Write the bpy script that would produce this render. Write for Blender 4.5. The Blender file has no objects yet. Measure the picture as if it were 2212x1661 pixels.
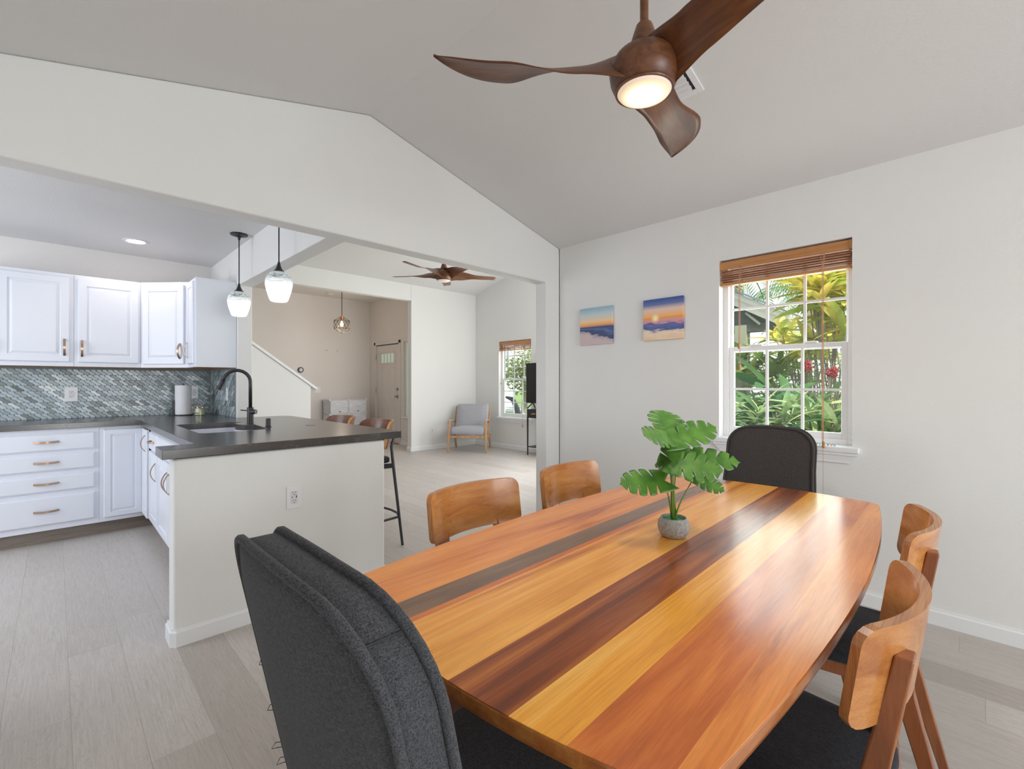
import bpy, math, random
from mathutils import Vector, Matrix
R = random.Random(7)
pi = math.pi
sc = bpy.context.scene
C = sc.collection

# ------------------------------------------------------------------ camera, world, light, exposure
TH = math.radians(45.4)                      # heading: X axis runs along the header wall, Y away from the camera
cam = bpy.data.cameras.new('camera')
cam.sensor_width = 36.0
cam.lens = 36.0 * 1000.0 / 2212.0
cam.shift_y = (828.0 - 830.5) / 2212.0
cam.clip_start = 0.02
co = bpy.data.objects.new('camera', cam)
co.location = (0, 0, 1.22)
co.rotation_euler = (pi / 2, 0, TH - pi / 2)
C.objects.link(co)
sc.camera = co
sc.view_settings.view_transform = 'Standard'
sc.view_settings.look = 'None'
sc.view_settings.gamma = 1
sc.view_settings.use_curve_mapping = False
sc.view_settings.exposure = 0.0
sc.cycles.max_bounces = 8
sc.cycles.diffuse_bounces = 5
sc.cycles.glossy_bounces = 4
sc.cycles.transparent_max_bounces = 12
sc.cycles.sample_clamp_indirect = 6
sc.cycles.caustics_reflective = False
sc.cycles.caustics_refractive = False

w = bpy.data.worlds.new('sky')
sc.world = w
w.use_nodes = True
wn = w.node_tree
bg = wn.nodes['Background']
tc = wn.nodes.new('ShaderNodeTexCoord')
sp = wn.nodes.new('ShaderNodeSeparateXYZ')
rp = wn.nodes.new('ShaderNodeValToRGB')
rp.color_ramp.elements[0].position = 0.0
rp.color_ramp.elements[0].color = (1.0, 1.0, 1.0, 1)
rp.color_ramp.elements[1].position = 0.8
rp.color_ramp.elements[1].color = (0.62, 0.80, 1.0, 1)
wn.links.new(tc.outputs['Generated'], sp.inputs[0])
wn.links.new(sp.outputs['Z'], rp.inputs[0])
wn.links.new(rp.outputs[0], bg.inputs[0])
bg.inputs[1].default_value = 1.6

sun = bpy.data.lights.new('sun', 'SUN')
sun.energy = 6.0
sun.angle = math.radians(1.5)
sun.color = (1, 0.95, 0.85)
so = bpy.data.objects.new('sun', sun)
C.objects.link(so)
so.rotation_euler = Vector((0.28, 0.50, -0.82)).to_track_quat('-Z', 'Y').to_euler()


def area(name, loc, look, sx, sy, power, col=(1, 1, 1)):
    """area light standing in for daylight at a seen or an added, unseen opening"""
    l = bpy.data.lights.new(name, 'AREA')
    l.shape = 'RECTANGLE'
    l.size, l.size_y = sx, sy
    l.energy = power
    l.color = col
    o = bpy.data.objects.new(name, l)
    C.objects.link(o)
    o.location = loc
    o.rotation_euler = Vector(look).to_track_quat('-Z', 'Y').to_euler()
    return o


area('added_back_daylight', (1.0, -4.52, 1.15), (0.0, 1, 0.05), 2.4, 2.0, 118, (0.93, 0.97, 1.0))  # unseen source added behind the camera to light the dining room
area('daylight_window_1', (3.36, 0.873, 1.42), (-1, 0, 0.0), 0.68, 1.05, 9, (0.97, 1.0, 0.98))
area('daylight_kitchen_window', (-2.56, 4.0, 1.45), (1, 0, 0), 1.7, 1.3, 50, (0.84, 0.90, 1.0))
area('added_living_side_light', (5.98, 3.75, 1.45), (-1, 0.15, 0), 1.5, 1.7, 84, (1, 1, 1))  # unseen side source added to brighten the living room
area('added_living_front_light', (4.75, 2.79, 1.5), (0.18, 1, 0.12), 1.2, 1.1, 27, (1, 1, 1))  # added out of view so that light reaches the far living wall
area('daylight_window_2', (6.15, 6.05, 1.30), (-1, 0, 0), 0.75, 1.3, 5, (1, 1, 1))

area('daylight_sidelight', (4.84, 7.75, 1.35), (-1, 0.15, 0), 0.5, 1.3, 7, (1.0, 0.97, 0.93))


def lamp(name, loc, power, col, rad=0.06, spot=None):
    l = bpy.data.lights.new(name, 'SPOT' if spot else 'POINT')
    l.energy = power
    l.color = col
    l.shadow_soft_size = rad
    if spot:
        l.spot_size = spot
        l.spot_blend = 0.6
    o = bpy.data.objects.new(name, l)
    C.objects.link(o)
    o.location = loc


lamp('fan_lamp', (1.372, 0.775, 2.10), 20, (1.0, 0.90, 0.80), 0.08, math.radians(172))
lamp('downlight_lamp', (0.482, 5.015, 2.39), 7.5, (1.0, 0.84, 0.74), 0.05, math.radians(150))
lamp('foyer_bulb_lamp', (3.70, 8.15, 2.20), 5.5, (1, 0.80, 0.62), 0.05)

# ------------------------------------------------------------------ material helpers
MATS = {}


def srgb(r, g, b):
    f = lambda c: (c / 255 / 12.92) if c / 255 <= 0.04045 else ((c / 255 + 0.055) / 1.055) ** 2.4
    return (f(r), f(g), f(b))


class NT:
    def __init__(s, name):
        s.m = bpy.data.materials.new(name)
        s.m.use_nodes = True
        s.t = s.m.node_tree
        s.b = s.t.nodes['Principled BSDF']
        s.out = s.t.nodes['Material Output']

    def n(s, typ, **kw):
        x = s.t.nodes.new(typ)
        for k, v in kw.items():
            if k in x.inputs:
                x.inputs[k].default_value = v
            else:
                setattr(x, k, v)
        return x

    def l(s, a, b):
        s.t.links.new(a, b)


def plain(name, col, rough=0.5, metal=0.0, spec=0.5, coat=0.0, emit=None, es=0.0, trans=0.0):
    if name in MATS:
        return MATS[name]
    k = NT(name)
    b = k.b
    b.inputs['Base Color'].default_value = (*col, 1)
    b.inputs['Roughness'].default_value = rough
    b.inputs['Metallic'].default_value = metal
    b.inputs['Specular IOR Level'].default_value = spec
    b.inputs['Coat Weight'].default_value = coat
    if emit:
        b.inputs['Emission Color'].default_value = (*emit, 1)
        b.inputs['Emission Strength'].default_value = es
    b.inputs['Transmission Weight'].default_value = trans
    MATS[name] = k.m
    return k.m


def coords(k, scale=(1, 1, 1), rand=True, rot=(0, 0, 0)):
    t = k.n('ShaderNodeTexCoord')
    mp = k.n('ShaderNodeMapping')
    mp.inputs['Scale'].default_value = scale
    mp.inputs['Rotation'].default_value = rot
    k.l(t.outputs['Object'], mp.inputs['Vector'])
    if rand:
        oi = k.n('ShaderNodeObjectInfo')
        mul = k.n('ShaderNodeMath', operation='MULTIPLY')
        mul.inputs[1].default_value = 37.0
        cb = k.n('ShaderNodeCombineXYZ')
        k.l(oi.outputs['Random'], mul.inputs[0])
        for i in range(3):
            k.l(mul.outputs[0], cb.inputs[i])
        k.l(cb.outputs[0], mp.inputs['Location'])
    return mp.outputs['Vector']


def ramp(k, src, stops):
    r = k.n('ShaderNodeValToRGB')
    e = r.color_ramp.elements
    while len(e) < len(stops):
        e.new(0.5)
    for i, (p, c) in enumerate(stops):
        e[i].position = p
        e[i].color = (*c, 1)
    k.l(src, r.inputs[0])
    return r.outputs[0]


def bump(k, src, strength=0.2, dist=0.002):
    b = k.n('ShaderNodeBump')
    b.inputs['Strength'].default_value = strength
    b.inputs['Distance'].default_value = dist
    k.l(src, b.inputs['Height'])
    k.l(b.outputs[0], k.b.inputs['Normal'])


def wall_mat(name, col, bs=0.25):
    k = NT(name)
    v = coords(k, rand=False)
    n = k.n('ShaderNodeTexNoise', Scale=95.0, Detail=3.0, Roughness=0.55)
    k.l(v, n.inputs['Vector'])
    n2 = k.n('ShaderNodeTexNoise', Scale=1.3, Detail=2.0)
    k.l(v, n2.inputs['Vector'])
    c = ramp(k, n2.outputs[0], [(0.3, tuple(x * 0.975 for x in col)), (0.7, col)])
    k.l(c, k.b.inputs['Base Color'])
    k.b.inputs['Roughness'].default_value = 0.75
    k.b.inputs['Specular IOR Level'].default_value = 0.25
    bump(k, n.outputs[0], bs, 0.003)
    return k.m


def wood_mat(name, c_dark, c_mid, c_light, scale=(1.2, 14, 14), rough=0.3, coat=0.0, streak=1.0, rand=True, ring=0.0):
    """grain runs along local X"""
    if name in MATS:
        return MATS[name]
    k = NT(name)
    v = coords(k, scale, rand)
    n = k.n('ShaderNodeTexNoise', Scale=1.6, Detail=5.0, Roughness=0.6, Distortion=0.7)
    k.l(v, n.inputs['Vector'])
    col = ramp(k, n.outputs[0], [(0.28, c_dark), (0.47, c_mid), (0.66, c_light)])
    v2 = coords(k, (scale[0] * 5, scale[1] * 14, scale[2] * 14), rand)
    f = k.n('ShaderNodeTexNoise', Scale=1.5, Detail=4.0, Roughness=0.7)
    k.l(v2, f.inputs['Vector'])
    fr = ramp(k, f.outputs[0], [(0.3, (0.80, 0.78, 0.76)), (0.6, (1.06, 1.06, 1.06))])
    mx = k.n('ShaderNodeMixRGB', blend_type='MULTIPLY')
    mx.inputs[0].default_value = 0.8 * streak
    k.l(col, mx.inputs[1])
    k.l(fr, mx.inputs[2])
    k.l(mx.outputs[0], k.b.inputs['Base Color'])
    k.b.inputs['Roughness'].default_value = rough
    k.b.inputs['Coat Weight'].default_value = coat
    k.b.inputs['Coat Roughness'].default_value = 0.12
    bump(k, f.outputs[0], 0.05, 0.001)
    MATS[name] = k.m
    return k.m


def fabric_mat(name, c0, c1, scale=900.0, bs=0.5):
    k = NT(name)
    t = k.n('ShaderNodeTexCoord')
    outs = []
    for sc_ in ((1.0, 1.0, 0.16), (0.16, 1.0, 1.0), (1, 0.16, 1)):
        mp = k.n('ShaderNodeMapping')
        mp.inputs['Scale'].default_value = sc_
        k.l(t.outputs['Object'], mp.inputs['Vector'])
        n = k.n('ShaderNodeTexNoise', Scale=scale, Detail=2.0, Roughness=0.6)
        k.l(mp.outputs[0], n.inputs['Vector'])
        outs.append(n.outputs[0])
    a = k.n('ShaderNodeMath', operation='MAXIMUM')
    k.l(outs[0], a.inputs[0])
    k.l(outs[1], a.inputs[1])
    a2 = k.n('ShaderNodeMath', operation='ADD')
    k.l(a.outputs[0], a2.inputs[0])
    k.l(outs[2], a2.inputs[1])
    h = k.n('ShaderNodeMath', operation='MULTIPLY')
    h.inputs[1].default_value = 0.5
    k.l(a2.outputs[0], h.inputs[0])
    col = ramp(k, h.outputs[0], [(0.42, c0), (0.66, c1)])
    k.l(col, k.b.inputs['Base Color'])
    k.b.inputs['Roughness'].default_value = 0.95
    k.b.inputs['Specular IOR Level'].default_value = 0.15
    k.b.inputs['Sheen Weight'].default_value = 0.08
    bump(k, h.outputs[0], bs, 0.0015)
    return k.m


M_wall = wall_mat('paint_white_wall', (0.80, 0.80, 0.785))
M_ceil = wall_mat('paint_white_ceiling', (0.74, 0.735, 0.73), 0.35)
M_kwall = wall_mat('paint_kitchen_wall', (0.80, 0.775, 0.75))
M_foyer = wall_mat('paint_foyer_wall', (0.77, 0.73, 0.69))
M_trim = plain('trim_white', (0.82, 0.83, 0.84), 0.4)
M_cab = plain('cabinet_white', (0.76, 0.79, 0.86), 0.38)
M_vinyl = plain('vinyl_white', (0.85, 0.85, 0.86), 0.35)
M_white = plain('plastic_white', (0.82, 0.82, 0.84), 0.35)
M_slot = plain('dark_slot', (0.03, 0.03, 0.035), 0.5)
M_black = plain('black_metal', (0.018, 0.018, 0.022), 0.38)
M_bronze = plain('brushed_copper', (0.50, 0.34, 0.24), 0.32, metal=0.9)
M_nickel = plain('nickel', (0.45, 0.43, 0.42), 0.3, metal=1.0)
M_dfoyer = plain('door_paint', (0.72, 0.67, 0.63), 0.45)

# glass pane
k = NT('window_glass')
tr = k.n('ShaderNodeBsdfTransparent')
gl = k.n('ShaderNodeBsdfGlossy', Roughness=0.02)
mixs = k.n('ShaderNodeMixShader')
mixs.inputs[0].default_value = 0.05
tr.inputs[0].default_value = (0.95, 0.97, 0.96, 1)
k.l(tr.outputs[0], mixs.inputs[1])
k.l(gl.outputs[0], mixs.inputs[2])
k.l(mixs.outputs[0], k.out.inputs[0])
M_glass = k.m

# countertop
k = NT('quartz_grey')
v = coords(k, rand=False)
n = k.n('ShaderNodeTexNoise', Scale=3.0, Detail=6.0, Roughness=0.6, Distortion=1.2)
k.l(v, n.inputs['Vector'])
vein = ramp(k, n.outputs[0], [(0.0, (0.060, 0.055, 0.052)), (0.494, (0.060, 0.055, 0.052)), (0.5, (0.115, 0.108, 0.10)), (0.506, (0.062, 0.057, 0.054)), (1.0, (0.065, 0.06, 0.056))])
k.l(vein, k.b.inputs['Base Color'])
k.b.inputs['Roughness'].default_value = 0.20
k.b.inputs['Specular IOR Level'].default_value = 0.85
M_quartz = k.m

# floor planks (grain along Y)
k = NT('oak_plank_grey')
v = coords(k, (7, 1.0, 7), True)
n = k.n('ShaderNodeTexNoise', Scale=2.2, Detail=3.0, Roughness=0.55, Distortion=1.2)
k.l(v, n.inputs['Vector'])
wv = k.n('ShaderNodeMath', operation='MULTIPLY')
wv.inputs[1].default_value = 95.0
k.l(n.outputs[0], wv.inputs[0])
sn = k.n('ShaderNodeMath', operation='SINE')
k.l(wv.outputs[0], sn.inputs[0])
lines = ramp(k, sn.outputs[0], [(0.0, (1, 1, 1)), (0.72, (1, 1, 1)), (1.0, (0.90, 0.89, 0.88))])
v2 = coords(k, (160, 7, 160), True)
f = k.n('ShaderNodeTexNoise', Scale=1.0, Detail=3.0, Roughness=0.7)
k.l(v2, f.inputs['Vector'])
fr = ramp(k, f.outputs[0], [(0.35, (0.90, 0.89, 0.88)), (0.65, (1.04, 1.04, 1.04))])
oi = k.n('ShaderNodeObjectInfo')
base = ramp(k, oi.outputs['Random'], [(0.0, (0.45, 0.41, 0.375)), (0.12, (0.53, 0.49, 0.455)), (0.8, (0.56, 0.52, 0.485)), (1.0, (0.58, 0.545, 0.515))])
m1 = k.n('ShaderNodeMixRGB', blend_type='MULTIPLY')
m1.inputs[0].default_value = 1
m2 = k.n('ShaderNodeMixRGB', blend_type='MULTIPLY')
m2.inputs[0].default_value = 1
k.l(base, m1.inputs[1])
k.l(lines, m1.inputs[2])
k.l(m1.outputs[0], m2.inputs[1])
k.l(fr, m2.inputs[2])
k.l(m2.outputs[0], k.b.inputs['Base Color'])
k.b.inputs['Roughness'].default_value = 0.42
k.b.inputs['Specular IOR Level'].default_value = 0.4
bump(k, f.outputs[0], 0.12, 0.001)
M_plank = k.m
M_slab = plain('floor_underlay', (0.16, 0.14, 0.12), 0.8)


def tile_mat(name, by_obj):
    k = NT(name)
    v = coords(k, (60, 60, 22), by_obj, (0, 0.5, 0))
    n = k.n('ShaderNodeTexNoise', Scale=1.6, Detail=3.0, Roughness=0.6, Distortion=0.5)
    k.l(v, n.inputs['Vector'])
    if by_obj:
        oi = k.n('ShaderNodeObjectInfo')
        src = oi.outputs['Random']
    else:
        at = k.n('ShaderNodeAttribute', attribute_name='tint')
        src = at.outputs['Fac']
    base = ramp(k, src, [(0.0, (0.10, 0.12, 0.12)), (0.10, (0.22, 0.27, 0.28)), (0.28, (0.31, 0.39, 0.41)), (0.42, (0.30, 0.33, 0.30)),
                         (0.5, (0.38, 0.46, 0.50)), (0.72, (0.44, 0.52, 0.56)), (0.86, (0.50, 0.56, 0.55)), (0.94, (0.66, 0.72, 0.74)), (1.0, (0.80, 0.80, 0.80))])
    s2 = ramp(k, n.outputs[0], [(0.3, (0.82, 0.84, 0.86)), (0.7, (1.12, 1.12, 1.12))])
    mx = k.n('ShaderNodeMixRGB', blend_type='MULTIPLY')
    mx.inputs[0].default_value = 1
    k.l(base, mx.inputs[1])
    k.l(s2, mx.inputs[2])
    k.l(mx.outputs[0], k.b.inputs['Base Color'])
    k.b.inputs['Roughness'].default_value = 0.25
    return k.m


M_tile = tile_mat('mosaic_tile', True)
M_tile2 = tile_mat('mosaic_tile_joined', False)
M_grout = plain('grout', (0.24, 0.27, 0.27), 0.8)

W_orange = wood_mat('wood_orange', (0.50, 0.125, 0.026), (0.80, 0.255, 0.048), (0.90, 0.34, 0.07), (0.9, 11, 11), 0.19, 0.0)
W_red = wood_mat('wood_red_orange', (0.46, 0.10, 0.020), (0.68, 0.18, 0.030), (0.82, 0.27, 0.045), (0.9, 9, 9), 0.19, 0.0)
W_yellow = wood_mat('wood_yellow', (0.70, 0.26, 0.025), (0.95, 0.42, 0.05), (1.0, 0.56, 0.13), (0.7, 12, 12), 0.19, 0.0)
W_honey = wood_mat('wood_honey', (0.72, 0.27, 0.040), (0.92, 0.40, 0.065), (0.98, 0.48, 0.10), (0.7, 9, 9), 0.19, 0.0)
W_streak = wood_mat('wood_streaky', (0.46, 0.12, 0.025), (0.88, 0.35, 0.05), (1.0, 0.50, 0.11), (0.6, 16, 16), 0.19, 0.0)
W_brown = wood_mat('wood_brown', (0.08, 0.018, 0.008), (0.32, 0.078, 0.016), (0.54, 0.17, 0.03), (0.6, 13, 13), 0.19, 0.0)
W_smoke = wood_mat('wood_smoky', (0.13, 0.068, 0.04), (0.21, 0.115, 0.062), (0.28, 0.15, 0.085), (0.8, 12, 12), 0.19, 0.0)
W_edge = wood_mat('wood_table_edge', (0.30, 0.085, 0.02), (0.42, 0.14, 0.032), (0.50, 0.20, 0.05), (1.5, 12, 12), 0.25, 0.4)
W_chair = wood_mat('wood_chair_back', (0.36, 0.115, 0.03), (0.52, 0.20, 0.05), (0.62, 0.28, 0.08), (1.6, 12, 14), 0.26, 0.4)
W_leg = wood_mat('wood_chair_leg', (0.22, 0.062, 0.02), (0.30, 0.095, 0.03), (0.38, 0.135, 0.045), (9, 9, 1.2), 0.3, 0.3)
W_ply = wood_mat('plywood_edge', (0.28, 0.09, 0.03), (0.45, 0.18, 0.055), (0.60, 0.27, 0.09), (3, 130, 4), 0.35, 0.2)
W_fan = wood_mat('wood_fan', (0.075, 0.026, 0.011), (0.135, 0.050, 0.020), (0.20, 0.080, 0.032), (2, 14, 22), 0.36, 0.0)
W_stool = wood_mat('wood_stool_back', (0.10, 0.032, 0.016), (0.17, 0.055, 0.025), (0.24, 0.085, 0.035), (12, 2, 12), 0.3, 0.4)
W_stooledge = plain('plywood_edge_pale', (0.72, 0.36, 0.10), 0.4)
W_oak = wood_mat('wood_armchair', (0.40, 0.22, 0.11), (0.52, 0.31, 0.16), (0.60, 0.38, 0.21), (10, 10, 3), 0.4)
W_blind = wood_mat('wood_blind', (0.44, 0.18, 0.09), (0.54, 0.24, 0.125), (0.60, 0.28, 0.15), (8, 1.0, 20), 0.45)
W_valance = wood_mat('wood_valance', (0.44, 0.19, 0.065), (0.52, 0.24, 0.085), (0.58, 0.28, 0.10), (8, 1.0, 20), 0.4)
W_ply2 = plain('cabinet_underside', (0.50, 0.27, 0.13), 0.6)
W_toe = wood_mat('toe_kick_wood', (0.20, 0.16, 0.13), (0.25, 0.205, 0.17), (0.30, 0.25, 0.21), (1.2, 14, 14), 0.5, rand=False)
F_char = fabric_mat('fabric_charcoal', (0.026, 0.027, 0.032), (0.110, 0.111, 0.120), 900, 0.35)
F_char2 = fabric_mat('fabric_charcoal_dark', (0.036, 0.031, 0.030), (0.085, 0.078, 0.076), 800, 0.3)
F_seat = fabric_mat('fabric_seat_dark', (0.016, 0.017, 0.021), (0.048, 0.050, 0.058), 600)
F_grey = fabric_mat('fabric_light_grey', (0.33, 0.33, 0.36), (0.52, 0.52, 0.56), 300, 0.2)

# ------------------------------------------------------------------ mesh helpers


class MB:
    def __init__(s, xf=None):
        s.v, s.f, s.xf = [], [], xf

    def add(s, pts, faces):
        o = len(s.v)
        if s.xf:
            pts = [s.xf(*p) for p in pts]
        s.v += [tuple(p) for p in pts]
        s.f += [tuple(i + o for i in f) for f in faces]
        return s

    def box(s, x0, x1, y0, y1, z0, z1):
        p = [(x0, y0, z0), (x1, y0, z0), (x1, y1, z0), (x0, y1, z0), (x0, y0, z1), (x1, y0, z1), (x1, y1, z1), (x0, y1, z1)]
        return s.add(p, [(0, 3, 2, 1), (4, 5, 6, 7), (0, 1, 5, 4), (1, 2, 6, 5), (2, 3, 7, 6), (3, 0, 4, 7)])

    def loft(s, rings, cap=True, closed=True):
        n = len(rings[0])
        pts = [p for r in rings for p in r]
        fs = []
        for i in range(len(rings) - 1):
            for j in range(n if closed else n - 1):
                a, b = i * n + j, i * n + (j + 1) % n
                fs.append((a, b, b + n, a + n))
        if cap and closed:
            fs.append(tuple(range(n))[::-1])
            fs.append(tuple((len(rings) - 1) * n + j for j in range(n)))
        return s.add(pts, fs)

    def bar(s, p0, p1, w0, d0, w1=None, d1=None, up=(0, 1, 0)):
        """tapered rectangular bar from p0 to p1; w along 'up' cross axis, d along up"""
        w1 = w0 if w1 is None else w1
        d1 = d0 if d1 is None else d1
        p0, p1 = Vector(p0), Vector(p1)
        t = (p1 - p0).normalized()
        u = Vector(up)
        a = t.cross(u).normalized()
        b = a.cross(t).normalized()
        r = []
        for p, ww, dd in ((p0, w0, d0), (p1, w1, d1)):
            r.append([p + a * ww / 2 * i + b * dd / 2 * j for i, j in ((-1, -1), (1, -1), (1, 1), (-1, 1))])
        return s.loft(r)

    def tube(s, pts, r, n=8, cap=True, closed=False):
        pts = [Vector(p) for p in pts]
        m = len(pts)
        rr = r if isinstance(r, (list, tuple)) else [r] * m
        rings = []
        prev = None
        for i, p in enumerate(pts):
            if closed:
                t = (pts[(i + 1) % m] - pts[i - 1]).normalized()
            else:
                t = (pts[min(i + 1, m - 1)] - pts[max(i - 1, 0)]).normalized()
            if prev is None:
                a = t.orthogonal().normalized()
            else:
                a = (prev - t * prev.dot(t)).normalized()
            prev = a
            b = t.cross(a)
            rings.append([p + (a * math.cos(2 * pi * j / n) + b * math.sin(2 * pi * j / n)) * rr[i] for j in range(n)])
        if closed:
            rings.append(rings[0])
            return s.loft(rings, cap=False)
        return s.loft(rings, cap)

    def lathe(s, prof, c=(0, 0, 0), n=24, cap=True):
        rings = [[(c[0] + r * math.cos(2 * pi * j / n), c[1] + r * math.sin(2 * pi * j / n), c[2] + z) for j in range(n)] for r, z in prof]
        return s.loft(rings, cap)

    def prism(s, poly, z0, z1, axis='z'):
        f = {'z': lambda a, b, c: (a, b, c), 'y': lambda a, b, c: (a, c, b), 'x': lambda a, b, c: (c, a, b)}[axis]
        return s.loft([[f(a, b, z0) for a, b in poly], [f(a, b, z1) for a, b in poly]])

    def rings(s, wd, ht, prof):
        """nested rectangles: prof = [(inset, depth)], plane a=width, b=height, c=outward"""
        rr = []
        for i, d in prof:
            rr.append([(i, i, d), (wd - i, i, d), (wd - i, ht - i, d), (i, ht - i, d)])
        return s.loft(rr)

    def mesh(s, name):
        m = bpy.data.meshes.new(name)
        m.from_pydata(s.v, [], s.f)
        m.update()
        return m


def fixn(m):
    import bmesh
    b = bmesh.new()
    b.from_mesh(m)
    bmesh.ops.recalc_face_normals(b, faces=b.faces)
    b.to_mesh(m)
    b.free()


def obj(name, mb, mat, parent=None, bevel=0.0, smooth=False, sub=0, loc=None, rot=None, seg=2, solid=0.0):
    m = mb if isinstance(mb, bpy.types.Mesh) else mb.mesh(name)
    if not isinstance(mb, bpy.types.Mesh):
        fixn(m)
    o = bpy.data.objects.new(name, m)
    if mat and not m.materials:
        m.materials.append(mat)
    if smooth:
        m.shade_smooth()
    C.objects.link(o)
    if parent:
        o.parent = parent
    if loc:
        o.location = loc
    if rot:
        o.rotation_euler = rot
    if solid:
        md = o.modifiers.new('s', 'SOLIDIFY')
        md.thickness = solid
        md.offset = 0
    if bevel:
        md = o.modifiers.new('b', 'BEVEL')
        md.width = bevel
        md.segments = seg
        md.limit_method = 'ANGLE'
        md.angle_limit = 0.6
        if not smooth:
            m.shade_smooth()
            md.harden_normals = True
    if sub:
        md = o.modifiers.new('u', 'SUBSURF')
        md.levels = md.render_levels = sub
    return o


def thing(name, label, cat, loc=(0, 0, 0), rz=0.0, group=None):
    o = bpy.data.objects.new(name, None)
    o.empty_display_size = 0.05
    C.objects.link(o)
    o.location = loc
    o.rotation_euler = (0, 0, rz)
    return tag(o, label, cat, group)


def tag(o, label, cat, group=None):
    o['label'] = label
    o['category'] = cat
    if group:
        o['group'] = group
    return o


def struct(o):
    o['kind'] = 'structure'
    return o


def snode(name):
    o = bpy.data.objects.new(name, None)
    C.objects.link(o)
    return struct(o)


def dup(root, loc, rz, label, group=None):
    r = root.copy()
    C.objects.link(r)
    r.location = loc
    r.rotation_euler = (0, 0, rz)
    r['label'] = label
    if group:
        r['group'] = group
    for ch in list(root.children):
        c = ch.copy()
        C.objects.link(c)
        c.parent = r
        for g in list(ch.children):
            d = g.copy()
            C.objects.link(d)
            d.parent = c
    return r


# ================================================================== THE ROOM
XL, XR, YB, YH, HT = -0.44, 3.175, -4.6, 2.62, 0.127      # dining room
ZE, ZR, XM = 2.408, 2.86, 1.3675                          # eave, ridge
YH2 = YH + HT
ZO = 2.085                                                # underside of header
KX0, KY1, KZ = -2.6, 5.60, 2.42                           # kitchen
PX0, PX1, PY = 1.15, 1.27, 4.64                           # partition / beam
LX1, LY1 = 6.03, 7.16                                     # living room
FY1, FX1, FZ = 9.40, 4.90, 2.985                          # foyer

# ---- floor
fl = struct(obj('floor', MB().box(-2.7, 6.2, -4.75, 9.6, -0.12, -0.0125), M_slab))


def plank(x0, x1, y0, y1):
    c, zt = 0.0011, 0.0
    r = [[(x0, y0, -0.012), (x1, y0, -0.012), (x1, y1, -0.012), (x0, y1, -0.012)],
         [(x0, y0, zt - c), (x1, y0, zt - c), (x1, y1, zt - c), (x0, y1, zt - c)],
         [(x0 + c, y0 + c, zt), (x1 - c, y0 + c, zt), (x1 - c, y1 - c, zt), (x0 + c, y1 - c, zt)]]
    obj('plank', MB().loft(r), M_plank, fl)


PR = random.Random(21)
forced = {-1: [2.33], 0: [2.853], 1: [3.131, 1.876], 2: [3.0, 1.5]}
kx = -9
while True:
    x0 = 0.04 + 0.18 * kx
    x1 = x0 + 0.18
    if x0 > 6.02:
        break
    xm = (x0 + x1) / 2
    ya = -4.5 if XL < xm < XR + 0.08 else 2.70
    if xm < XL:
        ya = 2.75
    yb = 5.6 if xm < 1.2 else 9.45
    cuts = sorted(forced.get(kx, []))
    y = ya
    seq = [ya]
    ph = PR.uniform(0.3, 1.7)
    y = ya + ph
    while y < yb - 0.25:
        if not cuts or all(abs(y - c) > 0.7 for c in cuts):
            seq.append(y)
        y += PR.uniform(1.1, 1.9)
    seq += cuts
    seq = sorted(seq) + [yb]
    for a, b in zip(seq[:-1], seq[1:]):
        plank(max(x0, -1.6), min(x1, 6.03), a, b)
    kx += 1

# ---- dining walls
def wall_with_hole_x(x0, x1, y0, y1, z0, z1, hy0, hy1, hz0, hz1):
    b = MB()
    b.box(x0, x1, y0, hy0, z0, z1).box(x0, x1, hy1, y1, z0, z1)
    b.box(x0, x1, hy0, hy1, hz1, z1)
    if hz0 > z0:
        b.box(x0, x1, hy0, hy1, z0, hz0)
    return b


struct(obj('wall_right', wall_with_hole_x(XR, XR + 0.16, YB, YH2, 0, ZE + 0.02, 0.508, 1.238, 0.858, 2.04), M_wall))
struct(obj('wall_left', wall_with_hole_x(XL - 0.12, XL, YB, YH, 0, ZE + 0.02, -4.2, -3.0, 0.02, 2.1), M_wall))
bb = MB()
bb.box(XL, -0.25, YB - 0.12, YB, 0, 2.4).box(2.25, XR, YB - 0.12, YB, 0, 2.4)
bb.prism([(XL, 2.12), (XR, 2.12), (XR, ZE), (XM, ZR), (XL, ZE)], YB - 0.12, YB, 'y')
struct(obj('wall_back', bb, M_wall))

hd = MB().prism([(XL - 0.12, ZO), (3.0, ZO), (3.0, 0), (XR, 0), (XR, ZE), (XM, ZR), (XL - 0.12, ZE - 0.03)], YH, YH2, 'y')
struct(obj('wall_header', hd, M_wall, bevel=0.011, seg=3))
struct(obj('wall_peninsula', MB().box(0.388, 1.466, YH, YH2, 0, 0.868), M_wall, bevel=0.014, seg=3))

cl = MB()
t = 0.06
cl.prism([(XR + 0.16, ZE - 0.04), (XR + 0.16, ZE - 0.04 + t), (XM, ZR + t), (XM, ZR)], YB - 0.1, YH + 0.06, 'y')
cl.prism([(XL - 0.12, ZE - 0.03), (XM, ZR), (XM, ZR + t), (XL - 0.12, ZE - 0.03 + t)], YB - 0.1, YH + 0.06, 'y')
struct(obj('ceiling', cl, M_ceil))

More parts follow.
